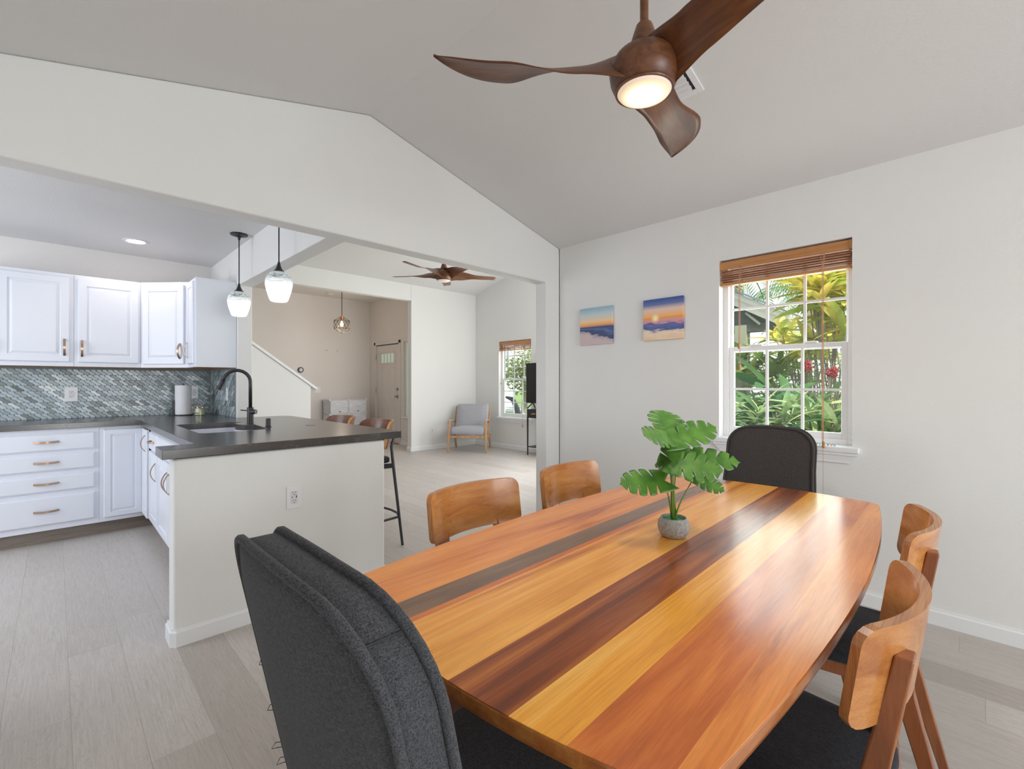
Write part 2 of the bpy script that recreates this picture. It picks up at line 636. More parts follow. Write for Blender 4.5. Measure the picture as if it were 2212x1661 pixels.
# ---- kitchen walls
struct(obj('wall_kitchen_back', MB().box(KX0, PX1, KY1, KY1 + 0.12, 0, KZ + 0.1), M_kwall))
struct(obj('wall_kitchen_left', wall_with_hole_x(KX0 - 0.12, KX0, YH, KY1 + 0.1, 0, KZ + 0.1, 3.1, 4.9, 0.8, 2.1), M_kwall))
struct(obj('wall_kitchen_front', MB().box(KX0, XL - 0.12, YH, YH2, 0, KZ + 0.1), M_kwall))
struct(obj('ceiling_kitchen', MB().box(KX0, PX0, YH2 - 0.02, KY1, KZ, KZ + 0.08), M_ceil))
struct(obj('wall_beam', MB().box(PX0, PX1, YH2 - 0.002, PY, 2.09, 3.7), M_wall, bevel=0.008))
struct(obj('wall_partition', MB().box(PX0, PX1, PY, LY1 + 0.12, 0, 3.7), M_wall, bevel=0.008))

# ---- living walls
b = MB()
b.box(4.53, LX1 + 0.15, LY1, LY1 + 0.12, 0, 3.9)
b.box(PX1, 4.53, LY1, LY1 + 0.12, 2.70, 3.9)
struct(obj('wall_living_far', b, M_wall, bevel=0.008))
lw = wall_with_hole_x(LX1, LX1 + 0.15, 4.9, LY1, 0, 3.9, 5.63, 6.475, 0.583, 2.013)
lw.box(LX1, LX1 + 0.15, YH2, 2.95, 0, 3.9).box(LX1, LX1 + 0.15, 2.95, 4.9, 2.35, 3.9).box(LX1, LX1 + 0.15, 2.95, 4.9, 0, 0.55)  # out-of-view opening between these boxes is added for the side light
struct(obj('wall_living_right', lw, M_wall))
wlf = MB()
wlf.box(XR, 3.9, YH, YH2, 0, 3.9).box(5.4, LX1 + 0.15, YH, YH2, 0, 3.9).box(3.9, 5.4, YH, YH2, 0, 0.9).box(3.9, 5.4, YH, YH2, 2.1, 3.9)  # hole added out of view for the living front light
struct(obj('wall_living_front', wlf, M_wall))
struct(obj('wall_upper', MB().box(-0.5, XR, YH2, YH2 + 0.03, 2.9, 3.9).box(-0.5, XR, YH2 - 0.02, YH2, 2.40, 3.9), M_wall))
YRL = 4.95
zl = lambda y: 2.985 + 0.25 * (LY1 - y)
lc = MB().prism([(LY1 + 0.1, zl(LY1 + 0.1)), (YRL, zl(YRL)), (YH, zl(YRL) - 0.25 * (YRL - YH)), (YH, 3.6), (YRL, zl(YRL) + 0.08), (LY1 + 0.1, zl(LY1) + 0.08)], PX1, LX1 + 0.15, 'x')
struct(obj('ceiling_living', lc, M_ceil))
struct(obj('wall_gable', MB().box(PX1 - 0.02, PX1, YH2, LY1, 2.4, 3.9), M_wall))

# ---- foyer
struct(obj('wall_foyer_back', MB().box(0.6, FX1 + 0.12, FY1, FY1 + 0.12, 0, 3.1), M_foyer))
fw_ = MB()
fw_.box(FX1, FX1 + 0.12, 9.13, FY1, 0, 3.1).box(FX1, FX1 + 0.12, 8.185, 9.13, 2.03, 3.1).box(FX1, FX1 + 0.12, 8.035, 8.185, 0, 3.1)
fw_.box(FX1, FX1 + 0.12, 7.45, 8.035, 2.045, 3.1).box(FX1, FX1 + 0.12, 7.45, 8.035, 0, 0.56).box(FX1, FX1 + 0.12, LY1 + 0.12, 7.45, 0, 3.1)
struct(obj('wall_foyer_right', fw_, M_foyer))
struct(obj('ceiling_foyer', MB().box(0.6, FX1 + 0.12, LY1 + 0.12, FY1 + 0.1, FZ, FZ + 0.08), M_foyer))
struct(obj('wall_foyer_left', MB().box(0.5, 0.6, LY1, FY1 + 0.1, 0, 3.1), M_foyer))

# stair half wall, sloped cap
sw = MB().prism([(PX1, 0), (2.765, 0), (2.765, 1.175), (PX1, 1.175 + (2.765 - PX1) * 0.725)], LY1 + 0.005, LY1 + 0.115, 'y')
struct(obj('wall_stair', sw, M_wall))
sl = 0.725
cp = MB().prism([(2.85, 1.118), (2.85 + 0.015, 1.150), (PX1, 1.150 + (2.865 - PX1) * sl + 0.012), (PX1, 1.118 + (2.85 - PX1) * sl)], LY1 - 0.02, LY1 + 0.14, 'y')
struct(obj('trim_1', cp, M_trim, bevel=0.006))
for i in range(5):     # the stair rises behind the half wall
    st = struct(obj('floor_stair_step', MB().box(2.55 - 0.27 * (i + 1), 2.55 - 0.27 * i, LY1 + 0.12, FY1 - 1.1, 0 + 0.19 * i, 0.19 * (i + 1)), M_plank))

# ---- baseboards (profile with eased top)
def base_prof(h=0.082, d=0.014):
    return [(0, 0), (d, 0), (d, h * 0.80), (d * 0.55, h * 0.88), (d * 0.45, h), (0, h)]


def baseboard(name, p0, p1, nrm):
    p0, p1, nv = Vector((*p0, 0)), Vector((*p1, 0)), Vector((*nrm, 0))
    rr = [[p + nv * a + Vector((0, 0, zz)) for a, zz in base_prof()] for p in (p0, p1)]
    return struct(obj(name, MB().loft(rr), M_trim))


baseboard('baseboard_right', (XR, YB), (XR, YH), (-1, 0))
baseboard('baseboard_stub', (3.0, YH), (XR, YH), (0, -1))
baseboard('baseboard_left', (XL, -3.0), (XL, YH), (1, 0))
baseboard('baseboard_living_right', (LX1, YH2), (LX1, LY1), (-1, 0))
baseboard('baseboard_living_far', (4.53, LY1), (LX1, LY1), (0, -1))
baseboard('baseboard_jamb', (4.53, LY1 - 0.01), (4.53, LY1 + 0.125), (-1, 0))
baseboard('baseboard_foyer', (FX1, LY1 + 0.12), (FX1, 8.12), (-1, 0))
baseboard('baseboard_foyer_back', (2.8, FY1), (FX1, FY1), (0, -1))
baseboard('baseboard_living_front', (3.0, YH2), (LX1, YH2), (0, 1))
# peninsula wall: wraps the end with a mitred corner
pts = [(1.466 + 0.0, YH), (0.402, YH), (0.388, YH + 0.014), (0.388, YH2)]
nr = [(0, -1), (-0.42, -1), (-1, -0.42), (-1, 0)]
rr = []
for (px, py), (nx, ny) in zip(pts, nr):
    rr.append([Vector((px + nx * a, py + ny * a, zz)) for a, zz in base_prof()])
struct(obj('baseboard_peninsula', MB().loft(rr), M_trim))
rr = [[Vector((1.466 + a, yy, zz)) for a, zz in base_prof()] for yy in (YH - 0.014, YH2)]
struct(obj('baseboard_peninsula_end', MB().loft(rr), M_trim))


# ================================================================== WINDOWS
def window(idx, X, y0, y1, z0, z1, cols, rows, sill_drop=0.0):
    """double hung window in a wall facing -X (inner face at X)"""
    root = snode('window_%d' % idx)
    fx0, fx1 = X + 0.075, X + 0.15
    fwid = 0.032
    b = MB()
    b.box(fx0, fx1, y0, y0 + fwid, z0, z1).box(fx0, fx1, y1 - fwid, y1, z0, z1)
    b.box(fx0, fx1, y0 + fwid, y1 - fwid, z0, z0 + 0.035).box(fx0, fx1, y0 + fwid, y1 - fwid, z1 - 0.03, z1)
    obj('window_frame', b, M_vinyl, root, bevel=0.003)
    zm = (z0 + z1) / 2 - 0.02
    for nm, xa, za, zb, rail in (('upper_sash', X + 0.115, zm, z1 - 0.03, 0.034), ('lower_sash', X + 0.085, z0 + 0.03, zm + 0.035, 0.042)):
        s = 0.034 if nm == 'lower_sash' else 0.014
        ya, yb_ = y0 + fwid, y1 - fwid
        b = MB()
        b.box(xa, xa + 0.026, ya, ya + s, za, zb).box(xa, xa + 0.026, yb_ - s, yb_, za, zb)
        b.box(xa, xa + 0.026, ya + s, yb_ - s, za, za + rail).box(xa, xa + 0.026, ya + s, yb_ - s, zb - 0.030, zb)
        so_ = obj('sash', b, M_vinyl, root, bevel=0.003)
        gy0, gy1, gz0, gz1 = ya + s, yb_ - s, za + rail, zb - 0.030
        for i in range(cols):
            for j in range(rows):
                a0, a1 = gy0 + (gy1 - gy0) * i / cols, gy0 + (gy1 - gy0) * (i + 1) / cols
                c0, c1 = gz0 + (gz1 - gz0) * j / rows, gz0 + (gz1 - gz0) * (j + 1) / rows
                obj('pane', MB().box(xa + 0.012, xa + 0.015, a0, a1, c0, c1), M_glass, so_)
        mw = 0.0075
        for i in range(1, cols):
            yy = gy0 + (gy1 - gy0) * i / cols
            obj('muntin', MB().box(xa + 0.006, xa + 0.021, yy - mw, yy + mw, gz0, gz1), M_vinyl, so_)
        for j in range(1, rows):
            zz = gz0 + (gz1 - gz0) * j / rows
            obj('muntin', MB().box(xa + 0.0065, xa + 0.0205, gy0, gy1, zz - mw, zz + mw), M_vinyl, so_)
    for yy in (y0 + (y1 - y0) * 0.3, y0 + (y1 - y0) * 0.72):
        obj('sash_lock', MB().box(X + 0.078, X + 0.11, yy - 0.035, yy + 0.035, zm + 0.035, zm + 0.047), M_vinyl, root, bevel=0.004)
    obj('window_sill', MB().box(X - 0.035, X + 0.075, y0 - 0.035, y1 + 0.035, z0 - 0.028, z0 + 0.004), M_vinyl, root, bevel=0.006)
    ap = [(X - 0.026, z0 - 0.028), (X - 0.026, z0 - 0.042), (X - 0.018, z0 - 0.048), (X - 0.012, z0 - 0.075), (X - 0.012, z0 - 0.088), (X, z0 - 0.088), (X, z0 - 0.028)]
    rr = []
    for yy, sg in ((y0 - 0.03, 1), (y1 + 0.03, -1)):
        rr.append([(px, yy + sg * (0.045 * min(1, max(0, (z0 - 0.04 - pz) / 0.05))), pz) for px, pz in ap])
    obj('sill_moulding', MB().loft(rr), M_vinyl, root)
    # exterior casing
    return root


window(1, XR, 0.508, 1.238, 0.858, 2.04, 3, 2)
window(2, LX1, 5.63, 6.475, 0.583, 2.013, 3, 3)
w3 = snode('window_3')
b = MB()
b.box(FX1 + 0.05, FX1 + 0.09, 7.45, 7.49, 0.56, 2.045).box(FX1 + 0.05, FX1 + 0.09, 7.995, 8.035, 0.56, 2.045)
b.box(FX1 + 0.05, FX1 + 0.09, 7.49, 7.995, 0.56, 0.60).box(FX1 + 0.05, FX1 + 0.09, 7.49, 7.995, 2.0, 2.045)
obj('window_frame', b, M_vinyl, w3, bevel=0.003)
M_frost = plain('frosted_glass_glow', (0.55, 0.66, 0.55), 0.6, emit=(0.60, 0.72, 0.60), es=0.25)  # opaque pane; daylight behind it is put in as weak emission
obj('pane', MB().box(FX1 + 0.06, FX1 + 0.066, 7.49, 7.995, 0.60, 2.0), M_frost, w3)
obj('window_sill', MB().box(FX1 - 0.03, FX1 + 0.05, 7.42, 8.06, 0.535, 0.562), M_trim, w3, bevel=0.004)

# ---- wooden blinds, drawn up
def blind(name, label, X, y0, y1, z1, drop, nslat, cords, drift):
    t = thing(name, label, 'blind', (X, (y0 + y1) / 2, z1), 0)
    hw = (y1 - y0) / 2 - 0.004
    obj('valance', MB().box(0.012, 0.020, -hw, hw, -0.062, -0.010), W_valance, t, bevel=0.002)
    obj('headrail', MB().box(0.022, 0.062, -hw, hw, -0.048, -0.006), W_blind, t)
    for sgn in (-1, 1):
        obj('valance_return', MB().box(0.008, 0.045, sgn * hw - 0.012, sgn * hw + 0.012, -0.064, -0.010), W_valance, t, bevel=0.002)
    zt, zb = -0.072, -drop + 0.014
    rr_ = random.Random(3)
    for i in range(nslat):
        zz = zt + (zb - zt) * i / (nslat - 1)
        j = rr_.uniform(-0.004, 0.004)
        sl_ = obj('slat', MB().box(0.010 + j, 0.058 + j, -hw + 0.004, hw - 0.004, zz - 0.0014, zz + 0.0014), W_blind, t)
        sl_.rotation_euler = (rr_.uniform(-0.004, 0.004), 0.035 * (-1) ** i, 0)
    obj('bottom_rail', MB().box(0.008, 0.060, -hw + 0.004, hw - 0.004, -drop - 0.014, -drop + 0.004), W_valance, t, bevel=0.003)
    M_cord = plain('blind_cord', (0.50, 0.24, 0.12), 0.7)
    for yy in (-hw * 0.60, hw * 0.62):
        obj('ladder_cord', MB().tube([(0.006, yy, -0.055), (0.004, yy + 0.004, -0.09), (0.007, yy - 0.003, -0.12), (0.006, yy, -drop - 0.016)], 0.0016, 5), M_cord, t)
    for (yy, zlen, tass, xx) in cords:
        obj('pull_cord', MB().tube([(0.004, yy, -0.055), (xx * 0.6, yy, -0.10), (xx, yy, -0.16), (xx, yy, -zlen)], 0.0019, 5), M_cord, t)
        if tass:
            obj('cord_tassel', MB().lathe([(0.002, 0), (0.0065, -0.003), (0.0085, -0.012), (0.0085, -0.030), (0.006, -0.038), (0.002, -0.040)], (xx, yy, -zlen + 0.004), 12), W_valance, t)
    return t


b1 = blind('wooden_blind', 'brown wooden slat blind drawn up over the dining room window', XR, 0.508, 1.238, 2.04, 0.155, 11,
           [(-0.238, 1.155, True, -0.045), (-0.232, 1.155, False, -0.046), (0.225, 0.70, True, -0.02), (0.231, 0.56, True, -0.02)], 0)
obj('pull_cord', MB().tube([(-0.045, -0.236, -1.19), (-0.043, -0.236, -1.35), (-0.047, -0.236, -1.62)], 0.0010, 5), plain('blind_cord', (0.5, 0.24, 0.12)), b1)
blind('wooden_blind', 'small wooden blind drawn up over the living room window beside the television', LX1, 5.63, 6.475, 2.013, 0.165, 10,
      [(-0.25, 1.55, True, -0.04), (0.34, 0.78, True, -0.02)], 0)

# glass beads on the sill
bead_cols = [(0.62, 0.12, 0.35), (0.20, 0.55, 0.22), (0.35, 0.65, 0.15), (0.25, 0.55, 0.80), (0.28, 0.22, 0.06), (0.03, 0.55, 0.42), (0.85, 0.35, 0.28), (0.25, 0.55, 0.75)]
bead_nm = ['pink', 'dark green', 'lime', 'sky blue', 'olive', 'teal', 'coral', 'pale blue']
for i, (cc, nm) in enumerate(zip(bead_cols, bead_nm)):
    yy = 0.708 - 0.0165 * i - (0.006 if i > 4 else 0)
    mt = plain('bead_' + nm.replace(' ', '_'), cc, 0.15, coat=0.6)
    t = thing('flower_bead', '%s flower shaped bead in the row on the dining window sill' % nm, 'bead', (XR - 0.012 - (i % 2) * 0.004, yy, 0.862), 0, 'coloured beads on the window sill')
    obj('bead_centre', MB().lathe([(0.001, 0), (0.004, 0.001), (0.0045, 0.004), (0.003, 0.007), (0.0005, 0.008)], (0, 0, 0), 10), mt, t, smooth=True)
    for q in range(3):
        a = q * 2 * pi / 3 + 0.4
        obj('petal', MB().lathe([(0.0005, -0.003), (0.0028, -0.0015), (0.0035, 0.001), (0.0026, 0.0036), (0.0005, 0.0045)], (0, 0.0055 * math.cos(a), 0.0065 + 0.0055 * math.sin(a)), 8), mt, t, smooth=True)


# ================================================================== KITCHEN
def frame_xf(origin, adir, cdir):
    """maps (a, b, c): a along adir, b up, c outward"""
    o, a, c = Vector(origin), Vector(adir), Vector(cdir)
    return lambda x, y, z: tuple(o + a * x + Vector((0, 0, 1)) * y + c * z)


def pull(parent, origin, adir, cdir, L=0.135, vert=False, name='handle', rise=0.030):
    """arched flat bar pull centred at origin"""
    o, a, c = Vector(origin), Vector(adir), Vector(cdir)
    up = Vector((0, 0, 1))
    run, wid = (up, a) if vert else (a, up)
    rings = []
    N = 12
    for i in range(N + 1):
        t_ = i / N * 2 - 1
        p = o + run * (L / 2 * t_) + c * (rise * (1 - t_ * t_) + 0.001)
        tan = (run * (L / 2) + c * (-2 * rise * t_)).normalized()
        nn = tan.cross(wid).normalized()
        rings.append([p + wid * 0.0075 * u_ + nn * 0.0028 * v_ for u_, v_ in ((-1, -1), (1, -1), (1, 1), (-1, 1))])
    return obj(name, MB().loft(rings), M_bronze, parent)


PANEL = [(0, 0.0), (0, 0.014), (0.004, 0.018), (0.052, 0.018), (0.055, 0.011), (0.060, 0.0105), (0.078, 0.0165), (0.080, 0.017)]
SLAB = [(0, 0.0), (0, 0.010), (0.004, 0.013), (0.010, 0.0175), (0.012, 0.018)]


def cab_door(parent, origin, adir, cdir, wd, ht, prof=PANEL, name='door'):
    return obj(name, MB(frame_xf(origin, adir, cdir)).rings(wd, ht, prof), M_cab, parent)


cab_group = 'white kitchen cabinets'
# wall cabinets -- back run, front face at y = 5.27
UY, U0, U1 = 5.275, 1.36, 2.12
ux = (1, 0, 0)
uc = (0, -1, 0)


def box_cab(name, label, x0, x1, y0, y1, z0, z1, cat='cabinet'):
    t = thing(name, label, cat, ((x0 + x1) / 2, (y0 + y1) / 2, z0), 0, cab_group)
    cx, cy = (x0 + x1) / 2, (y0 + y1) / 2
    obj('carcass', MB().box(x0 - cx, x1 - cx, y0 - cy, y1 - cy, 0, z1 - z0), M_cab, t, bevel=0.0015)
    return t, cx, cy


t, cx, cy = box_cab('wall_cabinet', 'white wall cabinet with two doors above the tiled backsplash, leftmost in view', -0.55, 0.108, UY, KY1 - 0.002, U0, U1)
for (a0, a1, hx) in ((-0.53, -0.33, -0.35), (-0.318, 0.082, 0.052)):
    d = cab_door(t, (a0 - cx, UY - cy, 0.036), ux, uc, a1 - a0, 0.695)
    pull(d, (hx - cx, UY - cy - 0.018, 0.155), ux, uc, vert=True)
obj('underside', MB().box(-0.54 - cx, 0.1 - cx, UY + 0.01 - cy, KY1 - cy - 0.01, -0.003, 0.0), W_ply2, t)
t, cx, cy = box_cab('wall_cabinet', 'white wall cabinet with single door beside the corner cabinet', 0.109, 0.540, UY, KY1 - 0.002, U0, U1)
d = cab_door(t, (0.134 - cx, UY - cy, 0.036), ux, uc, 0.393, 0.688)
pull(d, (0.157 - cx, UY - cy - 0.018, 0.150), ux, uc, vert=True)
obj('underside', MB().box(0.115 - cx, 0.535 - cx, UY + 0.01 - cy, KY1 - cy - 0.01, -0.003, 0.0), W_ply2, t)
# diagonal corner cabinet
t = thing('wall_cabinet', 'white diagonal corner wall cabinet above the paper towel', 'cabinet', (0.85, 5.3, U0), 0, cab_group)
A, B_ = Vector((0.541, UY)), Vector((0.842, 4.945))
poly = [(0.541, KY1 - 0.002), (0.541, UY), (0.842, 4.945), (1.148, 4.945), (1.148, KY1 - 0.002)]
obj('carcass', MB().prism([(x - 0.85, y - 5.3) for x, y in poly], 0, U1 - U0), M_cab, t, bevel=0.0015)
obj('underside', MB().prism([(x * 0.98 + 0.017 - 0.85, y * 0.98 + 0.106 - 5.3) for x, y in poly], -0.003, 0), W_ply2, t)
dd = (B_ - A)
L = dd.length
dn = dd.normalized()
cn = Vector((-(-dn.y), -dn.x)) * 1.0
cn = Vector((dn.y, -dn.x))
o3 = A + dn * 0.035
d = cab_door(t, (o3.x - 0.85, o3.y - 5.3, 0.03), (dn.x, dn.y, 0), (cn.x, cn.y, 0), L - 0.07, 0.70)
hp = A + dn * (L - 0.065) + cn * 0.018
pull(d, (hp.x - 0.85, hp.y - 5.3, 0.145), (dn.x, dn.y, 0), (cn.x, cn.y, 0), vert=True)
# side wall cabinet (against partition)
t = thing('wall_cabinet', 'white end wall cabinet on the partition with plain side panel beside the pendants', 'cabinet', (1.0, 4.8, U0), 0, cab_group)
obj('carcass', MB().box(0.843 - 1.0, 1.148 - 1.0, 4.665 - 4.8, 4.944 - 4.8, 0, U1 - U0), M_cab, t, bevel=0.0015)
obj('underside', MB().box(-0.15, 0.14, -0.13, 0.14, -0.003, 0), W_ply2, t)
d = cab_door(t, (0.843 - 1.0, 4.93 - 4.8, 0.03), (0, -1, 0), (-1, 0, 0), 0.235, 0.70, [(0, 0), (0, 0.014), (0.004, 0.018), (0.042, 0.018), (0.045, 0.011), (0.050, 0.011), (0.064, 0.0165)])
pull(d, (0.843 - 1.018, 4.895 - 4.8, 0.150), (0, -1, 0), (-1, 0, 0), vert=True)
obj('side_panel', MB().box(0.846 - 1.0, 1.147 - 1.0, 4.659 - 4.8, 4.665 - 4.8, 0.0, U1 - U0), M_cab, t)

# base cabinets -- back run front at y = 4.955
BY, B1 = 4.955, 0.872
t, cx, cy = box_cab('base_cabinet', 'white base cabinet with four drawers under the grey worktop', -0.345, 0.248, BY, KY1 - 0.002, 0.108, B1)
for (za, zb) in ((0.706, 0.838), (0.556, 0.678), (0.398, 0.521), (0.150, 0.364)):
    d = obj('drawer', MB(frame_xf((-0.322 - cx, BY - cy, za - 0.108), ux, uc)).rings(0.546, zb - za, SLAB), M_cab, t)
    pull(d, (-0.048 - cx, BY - cy - 0.018, (za + zb) / 2 - 0.108 + (0.004 if zb - za < 0.15 else 0.0)), ux, uc)
t, cx, cy = box_cab('base_cabinet', 'white corner base cabinet with two narrow raised panel doors', 0.249, 0.545, BY, KY1 - 0.002, 0.108, B1)
d = cab_door(t, (0.276 - cx, BY - cy, 0.034), ux, uc, 0.240, 0.705, [(0, 0), (0, 0.014), (0.004, 0.018), (0.040, 0.018), (0.043, 0.011), (0.048, 0.011), (0.064, 0.0165)])
d = cab_door(t, (0.545 - cx - 0.013, BY - cy - 0.018, 0.034), (0, -1, 0), (-1, 0, 0), 0.27, 0.705)
pull(d, (0.545 - 0.031 - cx, BY - cy - 0.24, 0.63), (0, -1, 0), (-1, 0, 0), vert=True, L=0.13)
t, cx, cy = box_cab('base_cabinet', 'white base cabinet at the far left of the kitchen back run', -1.1, -0.346, BY, KY1 - 0.002, 0.108, B1)
d = cab_door(t, (-1.08 - cx, BY - cy, 0.034), ux, uc, 0.35, 0.705)
pull(d, (-0.76 - cx, BY - cy - 0.018, 0.6), ux, uc, vert=True)
d = cab_door(t, (-0.72 - cx, BY - cy, 0.034), ux, uc, 0.35, 0.705)
pull(d, (-0.69 - cx, BY - cy - 0.018, 0.6), ux, uc, vert=True)
obj('toe_kick', MB().box(-1.1, 0.60, 5.03, 5.045, 0, 0.108), W_toe)
struct(bpy.data.objects['toe_kick']).name = 'trim_2'
struct(obj('trim_3', MB().box(0.605, 0.62, 2.75, 5.03, 0, 0.108), W_toe))

# peninsula cabinets, faces toward -X at x = 0.545
pa, pc = (0, -1, 0), (-1, 0, 0)
PXF = 0.545


def pen_cab(label, y1, y0):
    t = thing('base_cabinet', label, 'cabinet', (0.8, (y0 + y1) / 2, 0.108), 0, cab_group)
    cy = (y0 + y1) / 2
    obj('carcass', MB().box(PXF - 0.8, 1.147 - 0.8, y0 - cy, y1 - cy, 0, (B1 if 'sink' not in label else 0.60) - 0.108), M_cab, t, bevel=0.0015)
    return t, cy


t, cy = pen_cab('white peninsula cabinet with one drawer over a door', 4.66, 4.225)
d = obj('drawer', MB(frame_xf((PXF - 0.8, 4.64 - cy, 0.700 - 0.108), pa, pc)).rings(0.395, 0.138, SLAB), M_cab, t)
pull(d, (PXF - 0.818, 4.44 - cy, 0.772 - 0.108), pa, pc)
d = cab_door(t, (PXF - 0.8, 4.64 - cy, 0.034), pa, pc, 0.395, 0.545)
pull(d, (PXF - 0.818, 4.29 - cy, 0.56 - 0.108), pa, pc, vert=True)
t, cy = pen_cab('white sink cabinet with false front and pair of doors on the peninsula', 4.222, 3.30)
obj('apron', MB(frame_xf((PXF - 0.8, 4.222 - cy, 0.60 - 0.108), pa, pc)).box(0, 0.922, 0, 0.272, -0.02, 0), M_cab, t)
obj('false_front', MB(frame_xf((PXF - 0.8, 4.20 - cy, 0.700 - 0.108), pa, pc)).rings(0.875, 0.138, SLAB), M_cab, t)
for (ya, hy) in ((4.20, 3.80), (3.755, 3.72)):
    d = cab_door(t, (PXF - 0.8, ya - cy, 0.034), pa, pc, 0.43, 0.545)
    pull(d, (PXF - 0.818, hy - cy, 0.56 - 0.108), pa, pc, vert=True)
t, cy = pen_cab('white peninsula cabinet next to the half wall', 3.298, 2.752)
d = cab_door(t, (PXF - 0.8, 3.28 - cy, 0.034), pa, pc, 0.51, 0.70)
pull(d, (PXF - 0.818, 3.22 - cy, 0.56), pa, pc, vert=True)
obj('back_panel', MB().box(1.150 - 0.8, 1.165 - 0.8, 2.75 - cy, 4.62 - cy, -0.108, B1 - 0.108), M_wall, t)

# ---- worktop, with sink cut-out
Z0c, Z1c = 0.872, 0.915
SX0, SX1, SY0, SY1 = 0.625, 1.02, 3.33, 4.16


def sink_outline(n=6):
    """rounded sink opening; a rounded ledge pushes in around the tap"""
    out = []
    r = 0.05
    for cx_, cy_, a0 in ((SX0 + r, SY0 + r, pi), (SX1 - r, SY0 + r, 1.5 * pi), (SX1 - r, SY1 - r, 0), (SX0 + r, SY1 - r, 0.5 * pi)):
        if (cx_, cy_) == (SX1 - r, SY1 - r):
            # tap ledge along the x = SX1 side
            for i in range(13):
                a = -pi / 2 - pi * i / 12
                out.append((SX1 + 0.035 + 0.105 * math.cos(a) * 0.9, 3.93 - 0.13 * math.cos(pi * i / 12)))
        for i in range(n + 1):
            a = a0 + pi / 2 * i / n
            out.append((cx_ + r * math.cos(a), cy_ + r * math.sin(a)))
    return out


import bmesh


def poly_with_hole(outer, hole, z0, z1, name):
    bm = bmesh.new()
    vo = [bm.verts.new((x, y, z1)) for x, y in outer]
    vh = [bm.verts.new((x, y, z1)) for x, y in hole]
    ed = [bm.edges.new((vo[i], vo[(i + 1) % len(vo)])) for i in range(len(vo))]
    ed += [bm.edges.new((vh[i], vh[(i + 1) % len(vh)])) for i in range(len(vh))]
    bmesh.ops.triangle_fill(bm, use_beauty=True, use_dissolve=False, edges=ed)
    top = list(bm.faces)
    r = bmesh.ops.extrude_face_region(bm, geom=top)
    bmesh.ops.translate(bm, vec=(0, 0, z0 - z1), verts=[v for v in r['geom'] if isinstance(v, bmesh.types.BMVert)])
    bmesh.ops.recalc_face_normals(bm, faces=bm.faces)
    m = bpy.data.meshes.new(name)
    bm.to_mesh(m)
    bm.free()
    return m


arc = [(1.575 - 0.10 + 0.10 * math.cos(a), 4.53 + 0.10 * math.sin(a)) for a in [pi / 2 * i / 6 for i in range(7)]]
outer = [(-1.1, 4.925), (0.500, 4.925), (0.500, 2.800), (0.343, 2.800), (0.343, 2.604), (1.575, 2.604)] + arc + [(1.272, 4.63), (1.149, 4.63), (1.149, KY1 - 0.003), (-1.1, KY1 - 0.003)]
hole = sink_outline()
WX, WY = 0.8, 3.9
wt = obj('worktop', poly_with_hole([(x - WX, y - WY) for x, y in outer], [(x - WX, y - WY) for x, y in hole], 0, Z1c - Z0c, 'worktop'), M_quartz, bevel=0.002)
wt.location = (WX, WY, Z0c)
tag(wt, 'dark grey quartz worktop running along the back wall and over the peninsula', 'worktop')

sk = thing('sink', 'white undermount sink set in the grey worktop beside the black tap', 'sink', (0.82, 3.745, 0.66))
M_sink = plain('sink_white', (0.72, 0.73, 0.84), 0.3)
hl = [(x - 0.82, y - 3.745) for x, y in hole]
off = [(x * 1.03, y * 1.02) for x, y in hl]
ins = [(x * 0.93, y * 0.95) for x, y in hl]
ins2 = [(x * 0.80, y * 0.85) for x, y in hl]
obj('basin', MB().loft([[(x, y, 0.211) for x, y in off], [(x, y, 0.211) for x, y in [(a * 0.995, b_ * 0.998) for a, b_ in hl]], [(x, y, 0.03) for x, y in ins], [(x, y, 0.008) for x, y in ins2]], cap=False).loft(
    [[(x, y, 0.008) for x, y in ins2], [(x * 0.05, y * 0.05, 0.004) for x, y in ins2]], cap=False), M_sink, sk, smooth=True, solid=0.004)
obj('drain', MB().lathe([(0.001, 0.010), (0.04, 0.010), (0.045, 0.006)], (0, 0, 0), 20), M_nickel, sk)

# ---- tap
tp = thing('kitchen_tap', 'black gooseneck kitchen tap behind the white sink', 'tap', (1.063, 3.932, 0.915))
dr = Vector((-0.92, -0.0, 0)) + Vector((0, 0.22, 0))
dr.normalize()
pts = [Vector((0, 0, 0.12)), Vector((0, 0, 0.30))]
Rr = 0.088
for i in range(1, 17):
    a = pi * 0.90 * i / 16
    pts.append(Vector((0, 0, 0.315)) + dr * (Rr - Rr * math.cos(a)) + Vector((0, 0, Rr * math.sin(a))))
last = pts[-1]
dv = (pts[-1] - pts[-2]).normalized()
obj('base', MB().lathe([(0.025, 0), (0.025, 0.004), (0.0235, 0.006), (0.0235, 0.118), (0.020, 0.122)], (0, 0, 0), 24), M_black, tp, smooth=False)
obj('spout', MB().tube(pts + [last + dv * 0.02], 0.0125, 14), M_black, tp, smooth=True)
obj('spray_head', MB().tube([last + dv * 0.018, last + dv * 0.022, last + dv * 0.09], [0.0125, 0.0155, 0.0145], 16), M_black, tp)
obj('valve', MB().tube([(0.0, -0.01, 0.088), (0.028, -0.042, 0.088)], 0.018, 18), M_black, tp)
obj('lever', MB().tube([(-0.005, 0.012, 0.095), (-0.052, 0.055, 0.100)], 0.0042, 8), M_black, tp)
ag = obj('sink_air_gap', MB().lathe([(0.021, 0), (0.021, 0.004), (0.017, 0.006), (0.0165, 0.056), (0.012, 0.060), (0.001, 0.0605)], (0, 0, 0), 20), M_black)
ag.location = (1.062, 3.510, 0.915)
tag(ag, 'short black cylindrical air gap cap standing on the worktop beside the tap', 'air gap')

